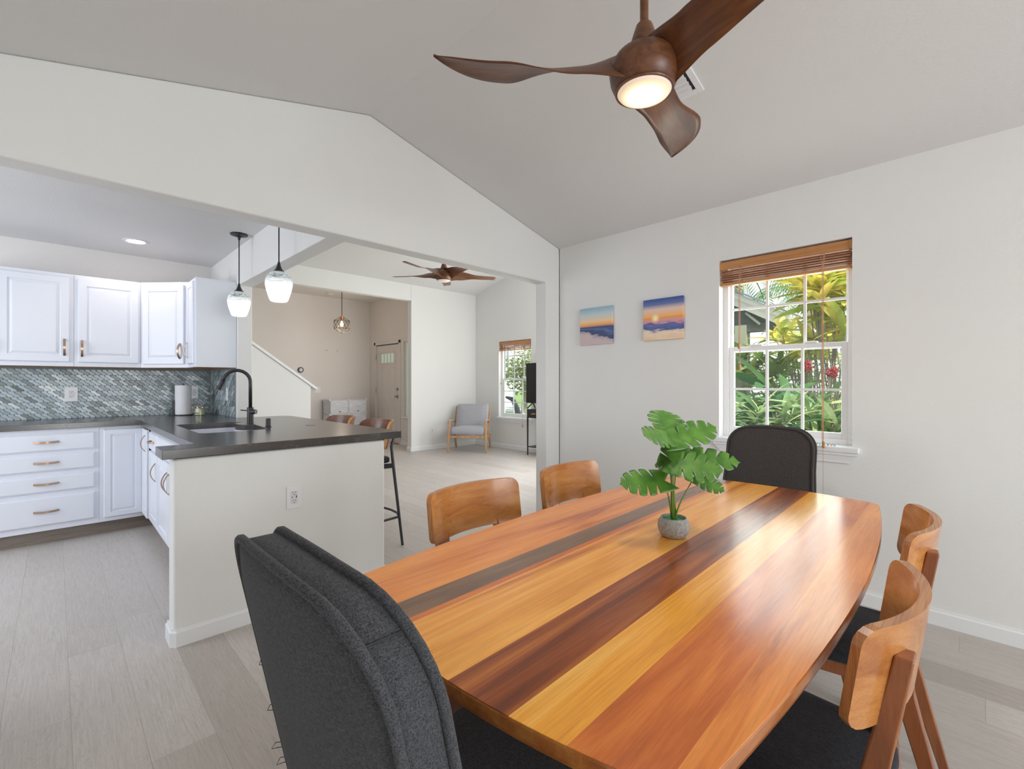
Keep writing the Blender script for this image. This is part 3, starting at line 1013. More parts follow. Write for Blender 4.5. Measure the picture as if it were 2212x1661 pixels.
# pop-up outlet plate
po = thing('popup_outlet', 'flush round metal outlet cover set into the peninsula worktop', 'outlet', (1.32, 3.42, 0.915))
obj('ring', MB().lathe([(0.034, 0), (0.034, 0.0015), (0.026, 0.0015), (0.026, 0.0)], (0, 0, 0), 28), plain('ring_grey', (0.16, 0.155, 0.15), 0.3, metal=0.6), po)
obj('lid', MB().lathe([(0.001, 0.001), (0.0245, 0.001), (0.0245, 0)], (0, 0, 0), 24), plain('lid_grey', (0.09, 0.085, 0.08), 0.3), po)

# ---- mosaic backsplash
bs = struct(obj('wall_backsplash', MB().box(-0.60, 1.148, KY1 - 0.008, KY1 - 0.0005, 0.915, 1.36).box(1.142, 1.1495, 4.685, KY1 - 0.008, 0.915, 1.36), M_grout))
ROWH, PIT, LEAN = 0.0475, 0.0385, 0.037


def tile_poly(s0=0.0):
    w2 = PIT * 0.47
    left, right = [], []
    N = 6
    for i in range(N + 1):
        v_ = i / N
        xc = LEAN * (0.5 - v_) + 0.007 * math.sin(2 * pi * v_)
        ww = w2 * (0.97 - 0.12 * abs(2 * v_ - 1) ** 3)
        right.append((xc + ww, v_ * (ROWH - 0.0022)))
        left.append((xc - ww, v_ * (ROWH - 0.0022)))
    top = (left[-1][0] * 0.5 + right[-1][0] * 0.5 - 0.003, ROWH + 0.0012)
    return right + [top] + left[::-1]


TP = tile_poly()
N = len(TP)
inset = [(x * 0.93, 0.0016 + (z_ - 0.0016) * 0.96) for x, z_ in TP]


def tile_rings(place, d=0.0042):
    return [[place(x, z_, 0) for x, z_ in TP], [place(x, z_, d * 0.7) for x, z_ in TP], [place(x, z_, d) for x, z_ in inset]]


tmesh = MB().loft(tile_rings(lambda x, z_, d: (x, -d, z_))).mesh('tile')
fixn(tmesh)
tmesh.materials.append(M_tile)
TR = random.Random(5)
cand = []
row = 0
z_ = 0.916
while z_ < 1.355:
    x_ = -0.56 + (row % 2) * PIT * 0.5 + 0.01
    while x_ < 1.12:
        cand.append((x_, z_))
        x_ += PIT
    z_ += ROWH
    row += 1
vis = [c for c in cand if c[0] > -0.33 and not (0.06 < c[0] - 0.0 < 0.135 and 1.07 < c[1] + 0.024 < 1.18)]
vis.sort(key=lambda c: c[0])
single = set(vis[:290])
joined = MB()
tints = []


def add_joined(place):
    n0 = len(joined.f)
    joined.loft(tile_rings(place))
    tv = TR.random()
    tints.extend([tv] * (len(joined.f) - n0))


ymax = KY1 - 0.008
zmax = 1.358
for (x_, z0_) in cand:
    if z0_ + ROWH > zmax + 0.02:
        continue
    if (x_, z0_) in single:
        o = bpy.data.objects.new('tile', tmesh)
        C.objects.link(o)
        o.parent = bs
        o.location = (x_, ymax, z0_)
        o.rotation_euler = (TR.uniform(-0.01, 0.01), 0, 0)
    else:
        add_joined(lambda a, b_, d, x_=x_, z0_=z0_: (x_ + a, ymax - d, z0_ + b_))
z_ = 0.916
row = 0
while z_ + ROWH < zmax + 0.02:
    y_ = 4.715 + (row % 2) * PIT * 0.5
    while y_ < 5.56:
        add_joined(lambda a, b_, d, y_=y_, z_=z_: (1.142 - d, y_ + max(-0.03, min(a, 5.588 - y_)), z_ + b_))
        y_ += PIT
    z_ += ROWH
    row += 1
jm = joined.mesh('tile_field')
at = jm.attributes.new('tint', 'FLOAT', 'FACE')
for i, v_ in enumerate(tints):
    at.data[i].value = v_
fixn(jm)
jo = obj('tile_field', jm, M_tile2, bs)
jo['kind'] = 'stuff'


# ---- outlets and switches
def plate(name, label, origin, adir, cdir, kind='outlet', wd=0.075, ht=0.118, mat=None):
    t = thing(name, label, 'switch' if 'switch' in name else 'outlet', origin, 0)
    xf = frame_xf((0, 0, 0), adir, cdir)

    def ctr(a0, a1, b0, b1, c0, c1):
        return MB(xf).box(a0, a1, b0, b1, c0, c1)
    obj('cover_plate', ctr(-wd / 2, wd / 2, -ht / 2, ht / 2, 0, 0.005), mat or M_white, t, bevel=0.002)
    if kind == 'outlet' or kind == 'usb':
        obj('socket_face', ctr(-0.017, 0.017, -0.034, 0.034, 0.005, 0.0068), plain('socket_face', (0.70, 0.70, 0.72), 0.35), t)
        for zc in (0.019, -0.019) if kind == 'outlet' else (0.024, -0.020):
            for ax in (-0.0065, 0.0065):
                obj('slot', ctr(ax - 0.001, ax + 0.001, zc - 0.001, zc + 0.007, 0.0066, 0.0072), M_slot, t)
            obj('slot', ctr(-0.0022, 0.0022, zc - 0.0105, zc - 0.0062, 0.0066, 0.0072), M_slot, t)
        if kind == 'usb':
            obj('usb_port', ctr(0.0085, 0.0135, -0.003, 0.009, 0.0066, 0.0072), M_slot, t)
            obj('usb_port', ctr(-0.0125, -0.0095, -0.002, 0.006, 0.0066, 0.0072), M_slot, t)
    elif kind == 'switch':
        obj('rocker', ctr(-0.016, 0.016, -0.033, 0.033, 0.005, 0.008), M_white, t, bevel=0.002)
    elif kind == 'double':
        for a in (-0.018, 0.018):
            obj('rocker', ctr(a - 0.013, a + 0.013, -0.030, 0.030, 0.005, 0.008), M_white, t, bevel=0.002)
    return t


plate('wall_outlet', 'white double outlet on the mosaic backsplash, nearest the left end', (0.098, KY1 - 0.0135, 1.125), (1, 0, 0), (0, -1, 0), 'outlet', 0.084, 0.125)
plate('wall_outlet', 'white usb outlet on the mosaic backsplash behind the paper towel', (0.995, KY1 - 0.0135, 1.128), (1, 0, 0), (0, -1, 0), 'usb', 0.072, 0.118)
plate('light_switch', 'white rocker switch on the narrow tiled side wall behind the tap', (1.1365, 4.915, 1.118), (0, -1, 0), (-1, 0, 0), 'switch')
plate('wall_outlet', 'white usb outlet on the white peninsula half wall', (0.921, YH - 0.0005, 0.603), (1, 0, 0), (0, -1, 0), 'usb', 0.078, 0.122)
plate('wall_outlet', 'white outlet low on the living room wall beside the armchair', (4.985, LY1 - 0.0005, 0.345), (1, 0, 0), (0, -1, 0), 'outlet', 0.078, 0.12)
plate('light_switch', 'white double switch on the foyer wall at the foot of the stair', (3.765, FY1 - 0.0005, 1.09), (1, 0, 0), (0, -1, 0), 'double', 0.115, 0.12)
ap_ = obj('access_panel', MB().box(PX0 - 0.004, PX0 - 0.0002, 4.86, 4.96, 2.19, 2.29), M_kwall, bevel=0.001)
tag(ap_, 'small square painted cover plate high on the kitchen partition above the cabinets', 'cover plate')

# ---- paper towel and candle
pt = thing('paper_towel_holder', 'white paper towel roll on a black holder on the worktop', 'paper towel', (0.868, 5.345, 0.915))
obj('base', MB().lathe([(0.082, 0), (0.082, 0.006), (0.078, 0.008), (0.001, 0.008)], (0, 0, 0), 32), M_black, pt)
obj('roll', MB().lathe([(0.022, 0.010), (0.064, 0.010), (0.066, 0.013), (0.066, 0.284), (0.064, 0.287), (0.022, 0.287)], (0, 0, 0), 40), plain('paper', (0.84, 0.84, 0.87), 0.85), pt, smooth=False)
obj('post', MB().tube([(0, 0, 0.28), (0, 0, 0.302)], 0.008, 12), M_black, pt)
obj('side_arm', MB().box(-0.083, -0.074, -0.012, 0.012, 0.004, 0.142), M_black, pt)
cd = thing('jar_candle', 'small yellow candle in a glass jar with a wooden lid', 'candle', (0.985, 5.255, 0.915))
gm = plain('jar_glass', (0.85, 0.92, 0.88), 0.08, trans=0.85)
obj('wax', MB().lathe([(0.001, 0.006), (0.040, 0.006), (0.040, 0.062), (0.001, 0.062)], (0, 0, 0), 28), plain('wax_yellow', (0.72, 0.68, 0.34), 0.5), cd)
obj('jar', MB().lathe([(0.001, 0.0005), (0.044, 0.0005), (0.044, 0.082), (0.0415, 0.082), (0.0415, 0.004), (0.001, 0.004)], (0, 0, 0), 32), M_glass, cd)
obj('lid', MB().lathe([(0.046, 0.082), (0.047, 0.084), (0.047, 0.092), (0.001, 0.092), ], (0, 0, 0), 32), plain('lid_wood', (0.46, 0.24, 0.14), 0.5), cd)
lab = MB()
a0_, a1_ = -2.55, -1.75
rg = []
for zc in (0.012, 0.066):
    pass
la = [(0.0447 * math.cos(a0_ + (a1_ - a0_) * i / 10), 0.0447 * math.sin(a0_ + (a1_ - a0_) * i / 10)) for i in range(11)]
lab.add([(x, y, 0.014) for x, y in la] + [(x, y, 0.066) for x, y in la], [(i, i + 1, i + 12, i + 11) for i in range(10)])
obj('label', lab, plain('label_cream', (0.80, 0.78, 0.60), 0.6), cd)


def text(name, s, size, parent, loc, rot, mat, ext=0.0003):
    cu = bpy.data.curves.new(name, 'FONT')
    cu.body = s
    cu.size = size
    cu.align_x = 'CENTER'
    cu.extrude = ext
    tmp = bpy.data.objects.new(name, cu)
    C.objects.link(tmp)
    bpy.context.view_layer.update()
    me = bpy.data.meshes.new_from_object(tmp.evaluated_get(bpy.context.evaluated_depsgraph_get()))
    bpy.data.objects.remove(tmp)
    o = bpy.data.objects.new(name, me)
    me.materials.clear()
    me.materials.append(mat)
    C.objects.link(o)
    o.parent = parent
    o.location = loc
    o.rotation_euler = rot
    return o


am = (a0_ + a1_) / 2
text('lettering', 'MINT', 0.019, cd, (0.0456 * math.cos(am), 0.0456 * math.sin(am), 0.017), (pi / 2, 0, am + pi / 2), M_slot)
obj('label_leaf', MB().tube([(0.0455 * math.cos(am + 0.25), 0.0455 * math.sin(am + 0.25), 0.050), (0.0455 * math.cos(am + 0.45), 0.0455 * math.sin(am + 0.45), 0.044)], [0.0024, 0.001], 6), M_slot, cd)

# ---- recessed light in kitchen ceiling
rl = thing('recessed_light', 'round recessed ceiling light glowing white over the kitchen', 'light', (0.482, 5.015, KZ))
obj('trim_ring', MB().lathe([(0.088, -0.0005), (0.088, -0.004), (0.066, -0.006), (0.060, -0.001)], (0, 0, 0), 40), M_white, rl)
obj('lens', MB().lathe([(0.0605, -0.002), (0.001, -0.0025)], (0, 0, 0), 36, cap=False), plain('led_lens', (1, 1, 1), emit=(1, 0.97, 0.93), es=14), rl)

# ---- glass pendants
k = NT('pendant_glass')
tcn = k.n('ShaderNodeTexCoord')
mp = k.n('ShaderNodeMapping')
mp.inputs['Scale'].default_value = (18, 18, 55)
mp.inputs['Rotation'].default_value = (0.4, 0.3, 0)
k.l(tcn.outputs['Object'], mp.inputs['Vector'])
n = k.n('ShaderNodeTexNoise', Scale=1.0, Detail=3.0, Roughness=0.7, Distortion=1.6)
k.l(mp.outputs[0], n.inputs['Vector'])
sep = k.n('ShaderNodeSeparateXYZ')
k.l(tcn.outputs['Object'], sep.inputs[0])
mr = k.n('ShaderNodeMapRange')
mr.inputs['From Min'].default_value = -0.100
mr.inputs['From Max'].default_value = -0.045
k.l(sep.outputs['Z'], mr.inputs['Value'])
pat = ramp(k, n.outputs[0], [(0.36, (0.02, 0.04, 0.05)), (0.46, (0.55, 0.66, 0.62)), (0.58, (1, 1, 1))])
wh = k.n('ShaderNodeMixRGB', blend_type='MIX')
wh.inputs[1].default_value = (1, 1, 1, 1)
k.l(mr.outputs[0], wh.inputs[0])
k.l(pat, wh.inputs[2])
stg = k.n('ShaderNodeMapRange')
stg.inputs['From Min'].default_value = 0.0
stg.inputs['From Max'].default_value = 1.0
stg.inputs['To Min'].default_value = 1.15
stg.inputs['To Max'].default_value = 0.45
k.l(mr.outputs[0], stg.inputs['Value'])
k.b.inputs['Base Color'].default_value = (0.30, 0.32, 0.33, 1)
k.b.inputs['Roughness'].default_value = 0.15
k.l(wh.outputs[0], k.b.inputs['Emission Color'])
k.l(stg.outputs[0], k.b.inputs['Emission Strength'])
M_pend = k.m


def pendant(label, x, y):
    t = thing('pendant_light', label, 'light', (x, y, KZ), 0, 'glass pendants over the peninsula')
    obj('canopy', MB().lathe([(0.001, 0), (0.062, 0), (0.063, -0.006), (0.060, -0.011), (0.030, -0.018), (0.012, -0.026), (0.008, -0.045), (0.005, -0.05)], (0, 0, 0), 32), M_black, t, smooth=False)
    obj('stem', MB().tube([(0, 0, -0.045), (0, 0, -0.415)], 0.0042, 8), M_black, t)
    obj('socket_cone', MB().lathe([(0.005, -0.395), (0.008, -0.405), (0.012, -0.425), (0.022, -0.448), (0.040, -0.466), (0.001, -0.466)], (0, 0, 0), 24), M_black, t, smooth=True)
    g = MB().lathe([(0.036, 0.0), (0.055, -0.010), (0.072, -0.030), (0.083, -0.060), (0.083, -0.085), (0.074, -0.130), (0.058, -0.180), (0.052, -0.192), (0.045, -0.196), (0.001, -0.197)], (0, 0, 0), 36, cap=False)
    obj('glass_shade', g, M_pend, t, smooth=True, loc=(0, 0, -0.464))
    return t


pendant('glowing glass pendant on black stem nearer the kitchen cabinets, the farther one', 1.052, 4.195)
pendant('glowing glass pendant on black stem hanging over the peninsula, the nearer one', 1.052, 3.262)


# ================================================================== CEILING FANS
def fan_blade_mesh(Lb, pointed=True):
    """twisted blade: near edge runs straight to the tip, far edge bows out and tapers to it"""
    N, K = 30, 8

    def lerpt(tab, u_):
        for (a, va), (b_, vb) in zip(tab[:-1], tab[1:]):
            if u_ <= b_:
                q = (u_ - a) / (b_ - a)
                q = q * q * (3 - 2 * q)
                return va + (vb - va) * q
        return tab[-1][1]
    rings = []
    for i in range(N + 1):
        u_ = i / N
        r = 0.035 + (Lb - 0.035) * (u_ if not pointed else 1 - (1 - u_) ** 1.15)
        pitch = math.radians(lerpt([(0, 58), (0.25, 40), (0.6, 13), (1, 9)], u_))
        if pointed:
            wd_ = lerpt([(0, 0.16), (0.22, 0.130), (0.36, 0.125), (0.60, 0.172), (1, 0.172)], u_)
            if u_ > 0.50:
                q = (u_ - 0.50) / 0.50
                wd_ *= max(0.02, 1 - q ** 2.6)
            y1 = lerpt([(0, 0.062), (0.3, 0.052), (0.65, 0.070), (1, 0.070)], u_)
            z1 = lerpt([(0, -0.055), (0.25, -0.034), (0.6, -0.002), (1, 0.020)], u_)
        else:
            wd_ = lerpt([(0, 0.17), (0.25, 0.135), (0.6, 0.115), (0.93, 0.11), (1, 0.085)], u_)
            y1 = lerpt([(0, 0.062), (0.4, 0.055), (1, 0.05)], u_)
            z1 = lerpt([(0, -0.055), (0.25, -0.030), (0.6, 0.0), (1, 0.012)], u_)
        th = 0.0045 + 0.012 * (1 - u_) ** 3
        top, bot = [], []
        for j in range(K + 1):
            s_ = j / K * wd_
            camb = 0.010 * (1 - (2 * j / K - 1) ** 2) * (1 - 0.5 * u_)
            tt = th / 2 * (1 - 0.5 * abs(2 * j / K - 1) ** 3)
            y, z_ = y1 - s_ * math.cos(pitch), z1 + s_ * math.sin(pitch) + camb
            top.append((r, y, z_ + tt))
            bot.append((r, y, z_ - tt))
        rings.append(top + bot[::-1])
    return MB().loft(rings)


k = NT('fan_diffuser')
tcn = k.n('ShaderNodeTexCoord')
ln = k.n('ShaderNodeVectorMath', operation='LENGTH')
mp = k.n('ShaderNodeMapping')
mp.inputs['Scale'].default_value = (1, 1, 0)
k.l(tcn.outputs['Object'], mp.inputs['Vector'])
k.l(mp.outputs[0], ln.inputs[0])
dv_ = k.n('ShaderNodeMath', operation='DIVIDE')
dv_.inputs[1].default_value = 0.092
k.l(ln.outputs['Value'], dv_.inputs[0])
ec = ramp(k, dv_.outputs[0], [(0.0, (1.0, 0.97, 0.90)), (0.45, (1.0, 0.90, 0.70)), (0.74, (1.0, 0.66, 0.36)), (0.90, (0.85, 0.66, 0.50)), (1.0, (0.80, 0.74, 0.70))])
es_ = k.n('ShaderNodeMapRange')
es_.inputs['From Min'].default_value = 0.35
es_.inputs['From Max'].default_value = 0.85
es_.inputs['To Min'].default_value = 2.4
es_.inputs['To Max'].default_value = 0.66
k.l(dv_.outputs[0], es_.inputs['Value'])
k.l(ec, k.b.inputs['Emission Color'])
k.l(es_.outputs[0], k.b.inputs['Emission Strength'])
k.b.inputs['Base Color'].default_value = (0.5, 0.45, 0.4, 1)
M_diff = k.m


def fan(label, loc, ztop, base, nb, Lb, pointed, lit=True, rz=0.0):
    t = thing('ceiling_fan', label, 'fan', loc, rz)
    up = ztop - loc[2]
    obj('motor_housing', MB().lathe([(0.001, -0.062), (0.088, -0.062), (0.096, -0.055), (0.108, -0.028), (0.112, 0.0), (0.108, 0.026), (0.094, 0.048), (0.072, 0.062), (0.046, 0.068), (0.001, 0.069)], (0, 0, 0), 40), W_fan, t, smooth=False)
    t.children[0].data.shade_smooth()
    obj('cone_cover', MB().lathe([(0.052, 0.066), (0.046, 0.090), (0.034, 0.128), (0.026, 0.152), (0.021, 0.158), (0.001, 0.158)], (0, 0, 0), 28), W_fan, t)
    obj('downrod', MB().tube([(0, 0, 0.15), (0, 0, up - 0.02)], 0.0135, 14), W_fan, t)
    obj('ceiling_canopy', MB().lathe([(0.001, up - 0.09), (0.03, up - 0.09), (0.058, up - 0.05), (0.066, up - 0.0)], (0, 0, 0), 28), W_fan, t)
    bm_ = fan_blade_mesh(Lb, pointed).mesh('blade')
    fixn(bm_)
    bm_.materials.append(W_fan)
    bm_.shade_smooth()
    for i in range(nb):
        o = bpy.data.objects.new('blade', bm_)
        C.objects.link(o)
        o.parent = t
        o.rotation_euler = (0, 0, base + 2 * pi * i / nb)
    obj('trim_ring', MB().lathe([(0.090, -0.055), (0.094, -0.062), (0.092, -0.066), (0.086, -0.066), (0.086, -0.055)], (0, 0, 0), 40), W_fan, t)
    d_ = obj('diffuser', MB().lathe([(0.087, 0), (0.080, -0.010), (0.060, -0.017), (0.03, -0.020), (0.001, -0.021)], (0, 0, 0), 40, cap=False), M_diff if lit else plain('diffuser_faint_glow', (0.62, 0.58, 0.52), 0.5, emit=(0.8, 0.7, 0.6), es=0.25), t, smooth=True, loc=(0, 0, -0.062))  # the unlit lens still gets a faint glow from its material
    return t


fan('dark walnut three blade ceiling fan with lit round lamp over the dining table', (1.372, 0.775, 2.238), ZR, math.radians(13.5), 3, 0.68, True)
fan('brown wooden five blade ceiling fan hanging in the living room', (3.62, 4.94, 2.63), zl(4.95), math.radians(50), 5, 0.72, False, lit=False)

# ---- ceiling vent on the right slope
ve = thing('ceiling_vent', 'white louvred air vent in the sloped ceiling behind the fan', 'vent', (2.075, 1.075, ZR - 0.25 * (2.075 - XM)))
ve.rotation_euler = (0, math.atan(0.25), 0)
b = MB()
W_, H_ = 0.33, 0.27
for (x0, x1, y0, y1) in ((-W_ / 2, W_ / 2, -H_ / 2, -H_ / 2 + 0.03), (-W_ / 2, W_ / 2, H_ / 2 - 0.03, H_ / 2), (-W_ / 2, -W_ / 2 + 0.03, -H_ / 2 + 0.03, H_ / 2 - 0.03), (W_ / 2 - 0.03, W_ / 2, -H_ / 2 + 0.03, H_ / 2 - 0.03)):
    b.box(x0, x1, y0, y1, -0.008, 0.0)
obj('frame', b, M_white, ve, bevel=0.002)
obj('shade_backing', MB().box(-W_ / 2 + 0.03, W_ / 2 - 0.03, -H_ / 2 + 0.03, H_ / 2 - 0.03, -0.001, 0.0), M_slot, ve)  # dark sheet stands in for the shade between the louvres
for i in range(9):
    xx = -W_ / 2 + 0.047 + i * 0.0295
    obj('louvre', MB().box(-0.0145, 0.0145, -H_ / 2 + 0.042, H_ / 2 - 0.036, -0.0012, 0.0012), M_white, ve, loc=(xx, 0, -0.011), rot=(0, 0.42, 0))

# ================================================================== WALL PRINTS
def print_mat(name, kind):
    k = NT(name)
    t_ = k.n('ShaderNodeTexCoord')
    s_ = k.n('ShaderNodeSeparateXYZ')
    k.l(t_.outputs['Generated'], s_.inputs[0])
    nz = k.n('ShaderNodeTexNoise', Scale=1.0, Detail=4.0, Roughness=0.6)
    mp = k.n('ShaderNodeMapping')
    mp.inputs['Scale'].default_value = (1, 4 if kind == 1 else 3, 14)
    mp.inputs['Rotation'].default_value = (0.15, 0, 0)
    k.l(t_.outputs['Generated'], mp.inputs['Vector'])
    k.l(mp.outputs[0], nz.inputs['Vector'])
    c_ = k.n('ShaderNodeMath', operation='SUBTRACT')
    c_.inputs[1].default_value = 0.5
    k.l(nz.outputs[0], c_.inputs[0])
    below = k.n('ShaderNodeMapRange')
    hz = 0.49 if kind == 1 else 0.52
    below.inputs['From Min'].default_value = hz
    below.inputs['From Max'].default_value = hz - 0.12
    k.l(s_.outputs['Z'], below.inputs['Value'])
    am_ = k.n('ShaderNodeMath', operation='MULTIPLY')
    k.l(c_.outputs[0], am_.inputs[0])
    k.l(below.outputs[0], am_.inputs[1])
    am2 = k.n('ShaderNodeMath', operation='MULTIPLY')
    am2.inputs[1].default_value = 0.40
    k.l(am_.outputs[0], am2.inputs[0])
    ad = k.n('ShaderNodeMath', operation='ADD')
    k.l(s_.outputs['Z'], ad.inputs[0])
    k.l(am2.outputs[0], ad.inputs[1])
    # diagonal shore: shift the ramp with Y
    dg = k.n('ShaderNodeMath', operation='MULTIPLY')
    k.l(s_.outputs['Y'], dg.inputs[0])
    dg.inputs[1].default_value = 0.30 if kind == 1 else 0.0
    dgb = k.n('ShaderNodeMath', operation='MULTIPLY')
    k.l(dg.outputs[0], dgb.inputs[0])
    k.l(below.outputs[0], dgb.inputs[1])
    sb = k.n('ShaderNodeMath', operation='SUBTRACT')
    k.l(ad.outputs[0], sb.inputs[0])
    k.l(dgb.outputs[0], sb.inputs[1])
    S = srgb
    if kind == 1:
        st = [(0.0, S(205, 185, 185)), (0.10, S(170, 160, 175)), (0.13, S(60, 66, 105)), (0.22, S(45, 66, 120)), (0.33, S(88, 110, 155)), (0.40, S(55, 80, 135)), (0.475, S(48, 70, 120)),
              (0.49, S(190, 120, 105)), (0.54, S(245, 170, 95)), (0.63, S(240, 210, 165)), (0.80, S(200, 212, 215)), (1.0, S(140, 180, 200))]
    else:
        st = [(0.0, S(225, 190, 150)), (0.16, S(238, 212, 175)), (0.23, S(200, 185, 190)), (0.26, S(50, 40, 110)), (0.34, S(35, 95, 175)), (0.39, S(90, 60, 120)), (0.43, S(200, 140, 160)), (0.50, S(225, 150, 120)),
              (0.52, S(240, 140, 50)), (0.58, S(246, 180, 95)), (0.74, S(232, 200, 185)), (0.86, S(90, 110, 165)), (1.0, S(30, 70, 150))]
    r_ = ramp(k, sb.outputs[0], st)
    out = r_
    if kind == 2:
        sm = k.n('ShaderNodeVectorMath', operation='DISTANCE')
        mp2 = k.n('ShaderNodeMapping')
        mp2.inputs['Scale'].default_value = (0, 1, 1)
        k.l(t_.outputs['Generated'], mp2.inputs['Vector'])
        k.l(mp2.outputs[0], sm.inputs[0])
        sm.inputs[1].default_value = (0, 0.68, 0.53)
        rr2 = ramp(k, sm.outputs['Value'], [(0.0, (1, 1, 1)), (0.03, (0.9, 0.8, 0.3)), (0.12, (0, 0, 0))])
        mxx = k.n('ShaderNodeMixRGB', blend_type='SCREEN')
        mxx.inputs[0].default_value = 1
        k.l(r_, mxx.inputs[1])
        k.l(rr2, mxx.inputs[2])
        out = mxx.outputs[0]
    k.l(out, k.b.inputs['Base Color'])
    k.b.inputs['Roughness'].default_value = 0.3
    return k.m


for nm, lb, y0, y1, kd in (('canvas_print', 'square canvas print of pale sunset over dark sea, nearest the corner', 2.063, 2.380, 1), ('canvas_print', 'square canvas print of blue and orange sunset beach, nearer the window', 1.480, 1.790, 2)):
    o = obj(nm, MB().box(-0.011, 0.0105, -(y1 - y0) / 2, (y1 - y0) / 2, -0.152, 0.152), print_mat('sunset_print_%d' % kd, kd), bevel=0.002)
    o.location = (XR - 0.011, (y0 + y1) / 2, 1.690)
    tag(o, lb, 'picture', 'canvas prints on the right wall')

# ================================================================== DINING TABLE
TA = math.radians(1.6)
tb = thing('dining_table', 'long boat shaped dining table of mixed brown and golden wood planks', 'table', (1.387, 0.672, 0), TA)


def half_w(x):
    u_ = min(1.0, abs(x) / 0.95)
    return 0.479 - 0.073 * u_ ** 2.0


def end_x(y):
    return 0.947 - 0.058 * (abs(y) / 0.41) ** 2


def tbl_outline(inset=0.0):
    P = []
    nn = 40
    # right side (y negative) going +x
    for i in range(nn + 1):
        x = -0.86 + 1.72 * i / nn
        P.append((x, -half_w(x) + inset))
    yc = half_w(0.86)
    # rounded corner to end
    for a in (0.25, 0.5, 0.75):
        p0, p1, p2 = (0.86, -yc), (0.893, -yc + 0.002), (end_x(yc - 0.05), -(yc - 0.05))
        P.append(((1 - a) ** 2 * p0[0] + 2 * a * (1 - a) * p1[0] + a * a * p2[0] - inset, (1 - a) ** 2 * p0[1] + 2 * a * (1 - a) * p1[1] + a * a * p2[1]))
    for i in range(17):
        y = -(yc - 0.05) + 2 * (yc - 0.05) * i / 16
        P.append((end_x(y) - inset, y))
    for a in (0.25, 0.5, 0.75):
        p2, p1, p0 = (0.86, yc), (0.893, yc - 0.002), (end_x(yc - 0.05), yc - 0.05)
        P.append(((1 - a) ** 2 * p0[0] + 2 * a * (1 - a) * p1[0] + a * a * p2[0] - inset, (1 - a) ** 2 * p0[1] + 2 * a * (1 - a) * p1[1] + a * a * p2[1]))
    P2 = [(-x, -y) for x, y in P]
    return P + P2


def clip_band(poly, y0, y1):
    def clip(P, f, at_):
        out = []
        for i in range(len(P)):
            a, b_ = P[i], P[(i + 1) % len(P)]
            ia, ib = f(a), f(b_)
            if ia:
                out.append(a)
            if ia != ib:
                t_ = (at_ - a[1]) / (b_[1] - a[1])
                out.append((a[0] + (b_[0] - a[0]) * t_, at_))
        return out
    P = clip(poly, lambda p: p[1] >= y0, y0)
    P = clip(P, lambda p: p[1] <= y1, y1)
    Q = []
    for p in P:
        if not Q or (abs(p[0] - Q[-1][0]) + abs(p[1] - Q[-1][1])) > 1e-5:
            Q.append(p)
    return Q


OUT = tbl_outline()
bands = [(-0.50, -0.388, W_orange), (-0.388, -0.268, W_red), (-0.268, -0.176, W_yellow), (-0.176, -0.052, W_brown), (-0.052, 0.057, W_honey),
         (0.057, 0.140, W_streak), (0.140, 0.158, W_red), (0.158, 0.230, W_smoke), (0.230, 0.352, W_orange), (0.352, 0.50, W_orange)]
import bmesh as bme
for (a, b_, mt) in bands:
    P = clip_band(OUT, a, b_)
    m = MB().prism(P, 0.7285, 0.7495)
    pk = obj('plank', m, mt, tb)
    pk.rotation_euler = (0, 0, 0)
obj('edge_band', MB().loft([[(x * 0.985, y * 0.97, 0.7185) for x, y in OUT], [(x * 1.0, y * 1.0, 0.7235) for x, y in OUT], [(x * 1.0015, y * 1.003, 0.730) for x, y in OUT], [(x * 1.0015, y * 1.003, 0.7455) for x, y in OUT], [(x * 0.9995, y * 0.999, 0.7492) for x, y in OUT]]), W_edge, tb)
for sx in (-1, 1):
    for sy in (-1, 1):
        obj('leg', MB().bar((sx * 0.60, sy * 0.25, 0.70), (sx * 0.74, sy * 0.36, 0.0), 0.075, 0.045, 0.04, 0.03, up=(0, 1, 0)), W_leg, tb, bevel=0.006)
for sy in (-1, 1):
    obj('apron', MB().box(-0.60, 0.60, sy * 0.24 - 0.012, sy * 0.24 + 0.012, 0.645, 0.7185), W_leg, tb)
for sx in (-1, 1):
    obj('apron', MB().box(sx * 0.60 - 0.012, sx * 0.60 + 0.012, -0.24, 0.24, 0.645, 0.7185), W_leg, tb)


# ================================================================== WOODEN DINING CHAIRS
def seat_outline(hw_f, hw_r, y_r, y_f, rad=0.07, sag=0.03):
    P = []
    cs = [(-hw_r, y_r), (hw_r, y_r), (hw_f, y_f), (-hw_f, y_f)]
    for i, c in enumerate(cs):
        p0, p1 = cs[i - 1], cs[(i + 1) % 4]
        v0 = (Vector(p0) - Vector(c)).normalized()
        v1 = (Vector(p1) - Vector(c)).normalized()
        a, b_ = Vector(c) + v0 * rad, Vector(c) + v1 * rad
        for s_ in (0, 0.25, 0.5, 0.75, 1.0):
            q = a * (1 - s_) ** 2 + Vector(c) * 2 * s_ * (1 - s_) + b_ * s_ * s_
            P.append((q.x, q.y))
    return P


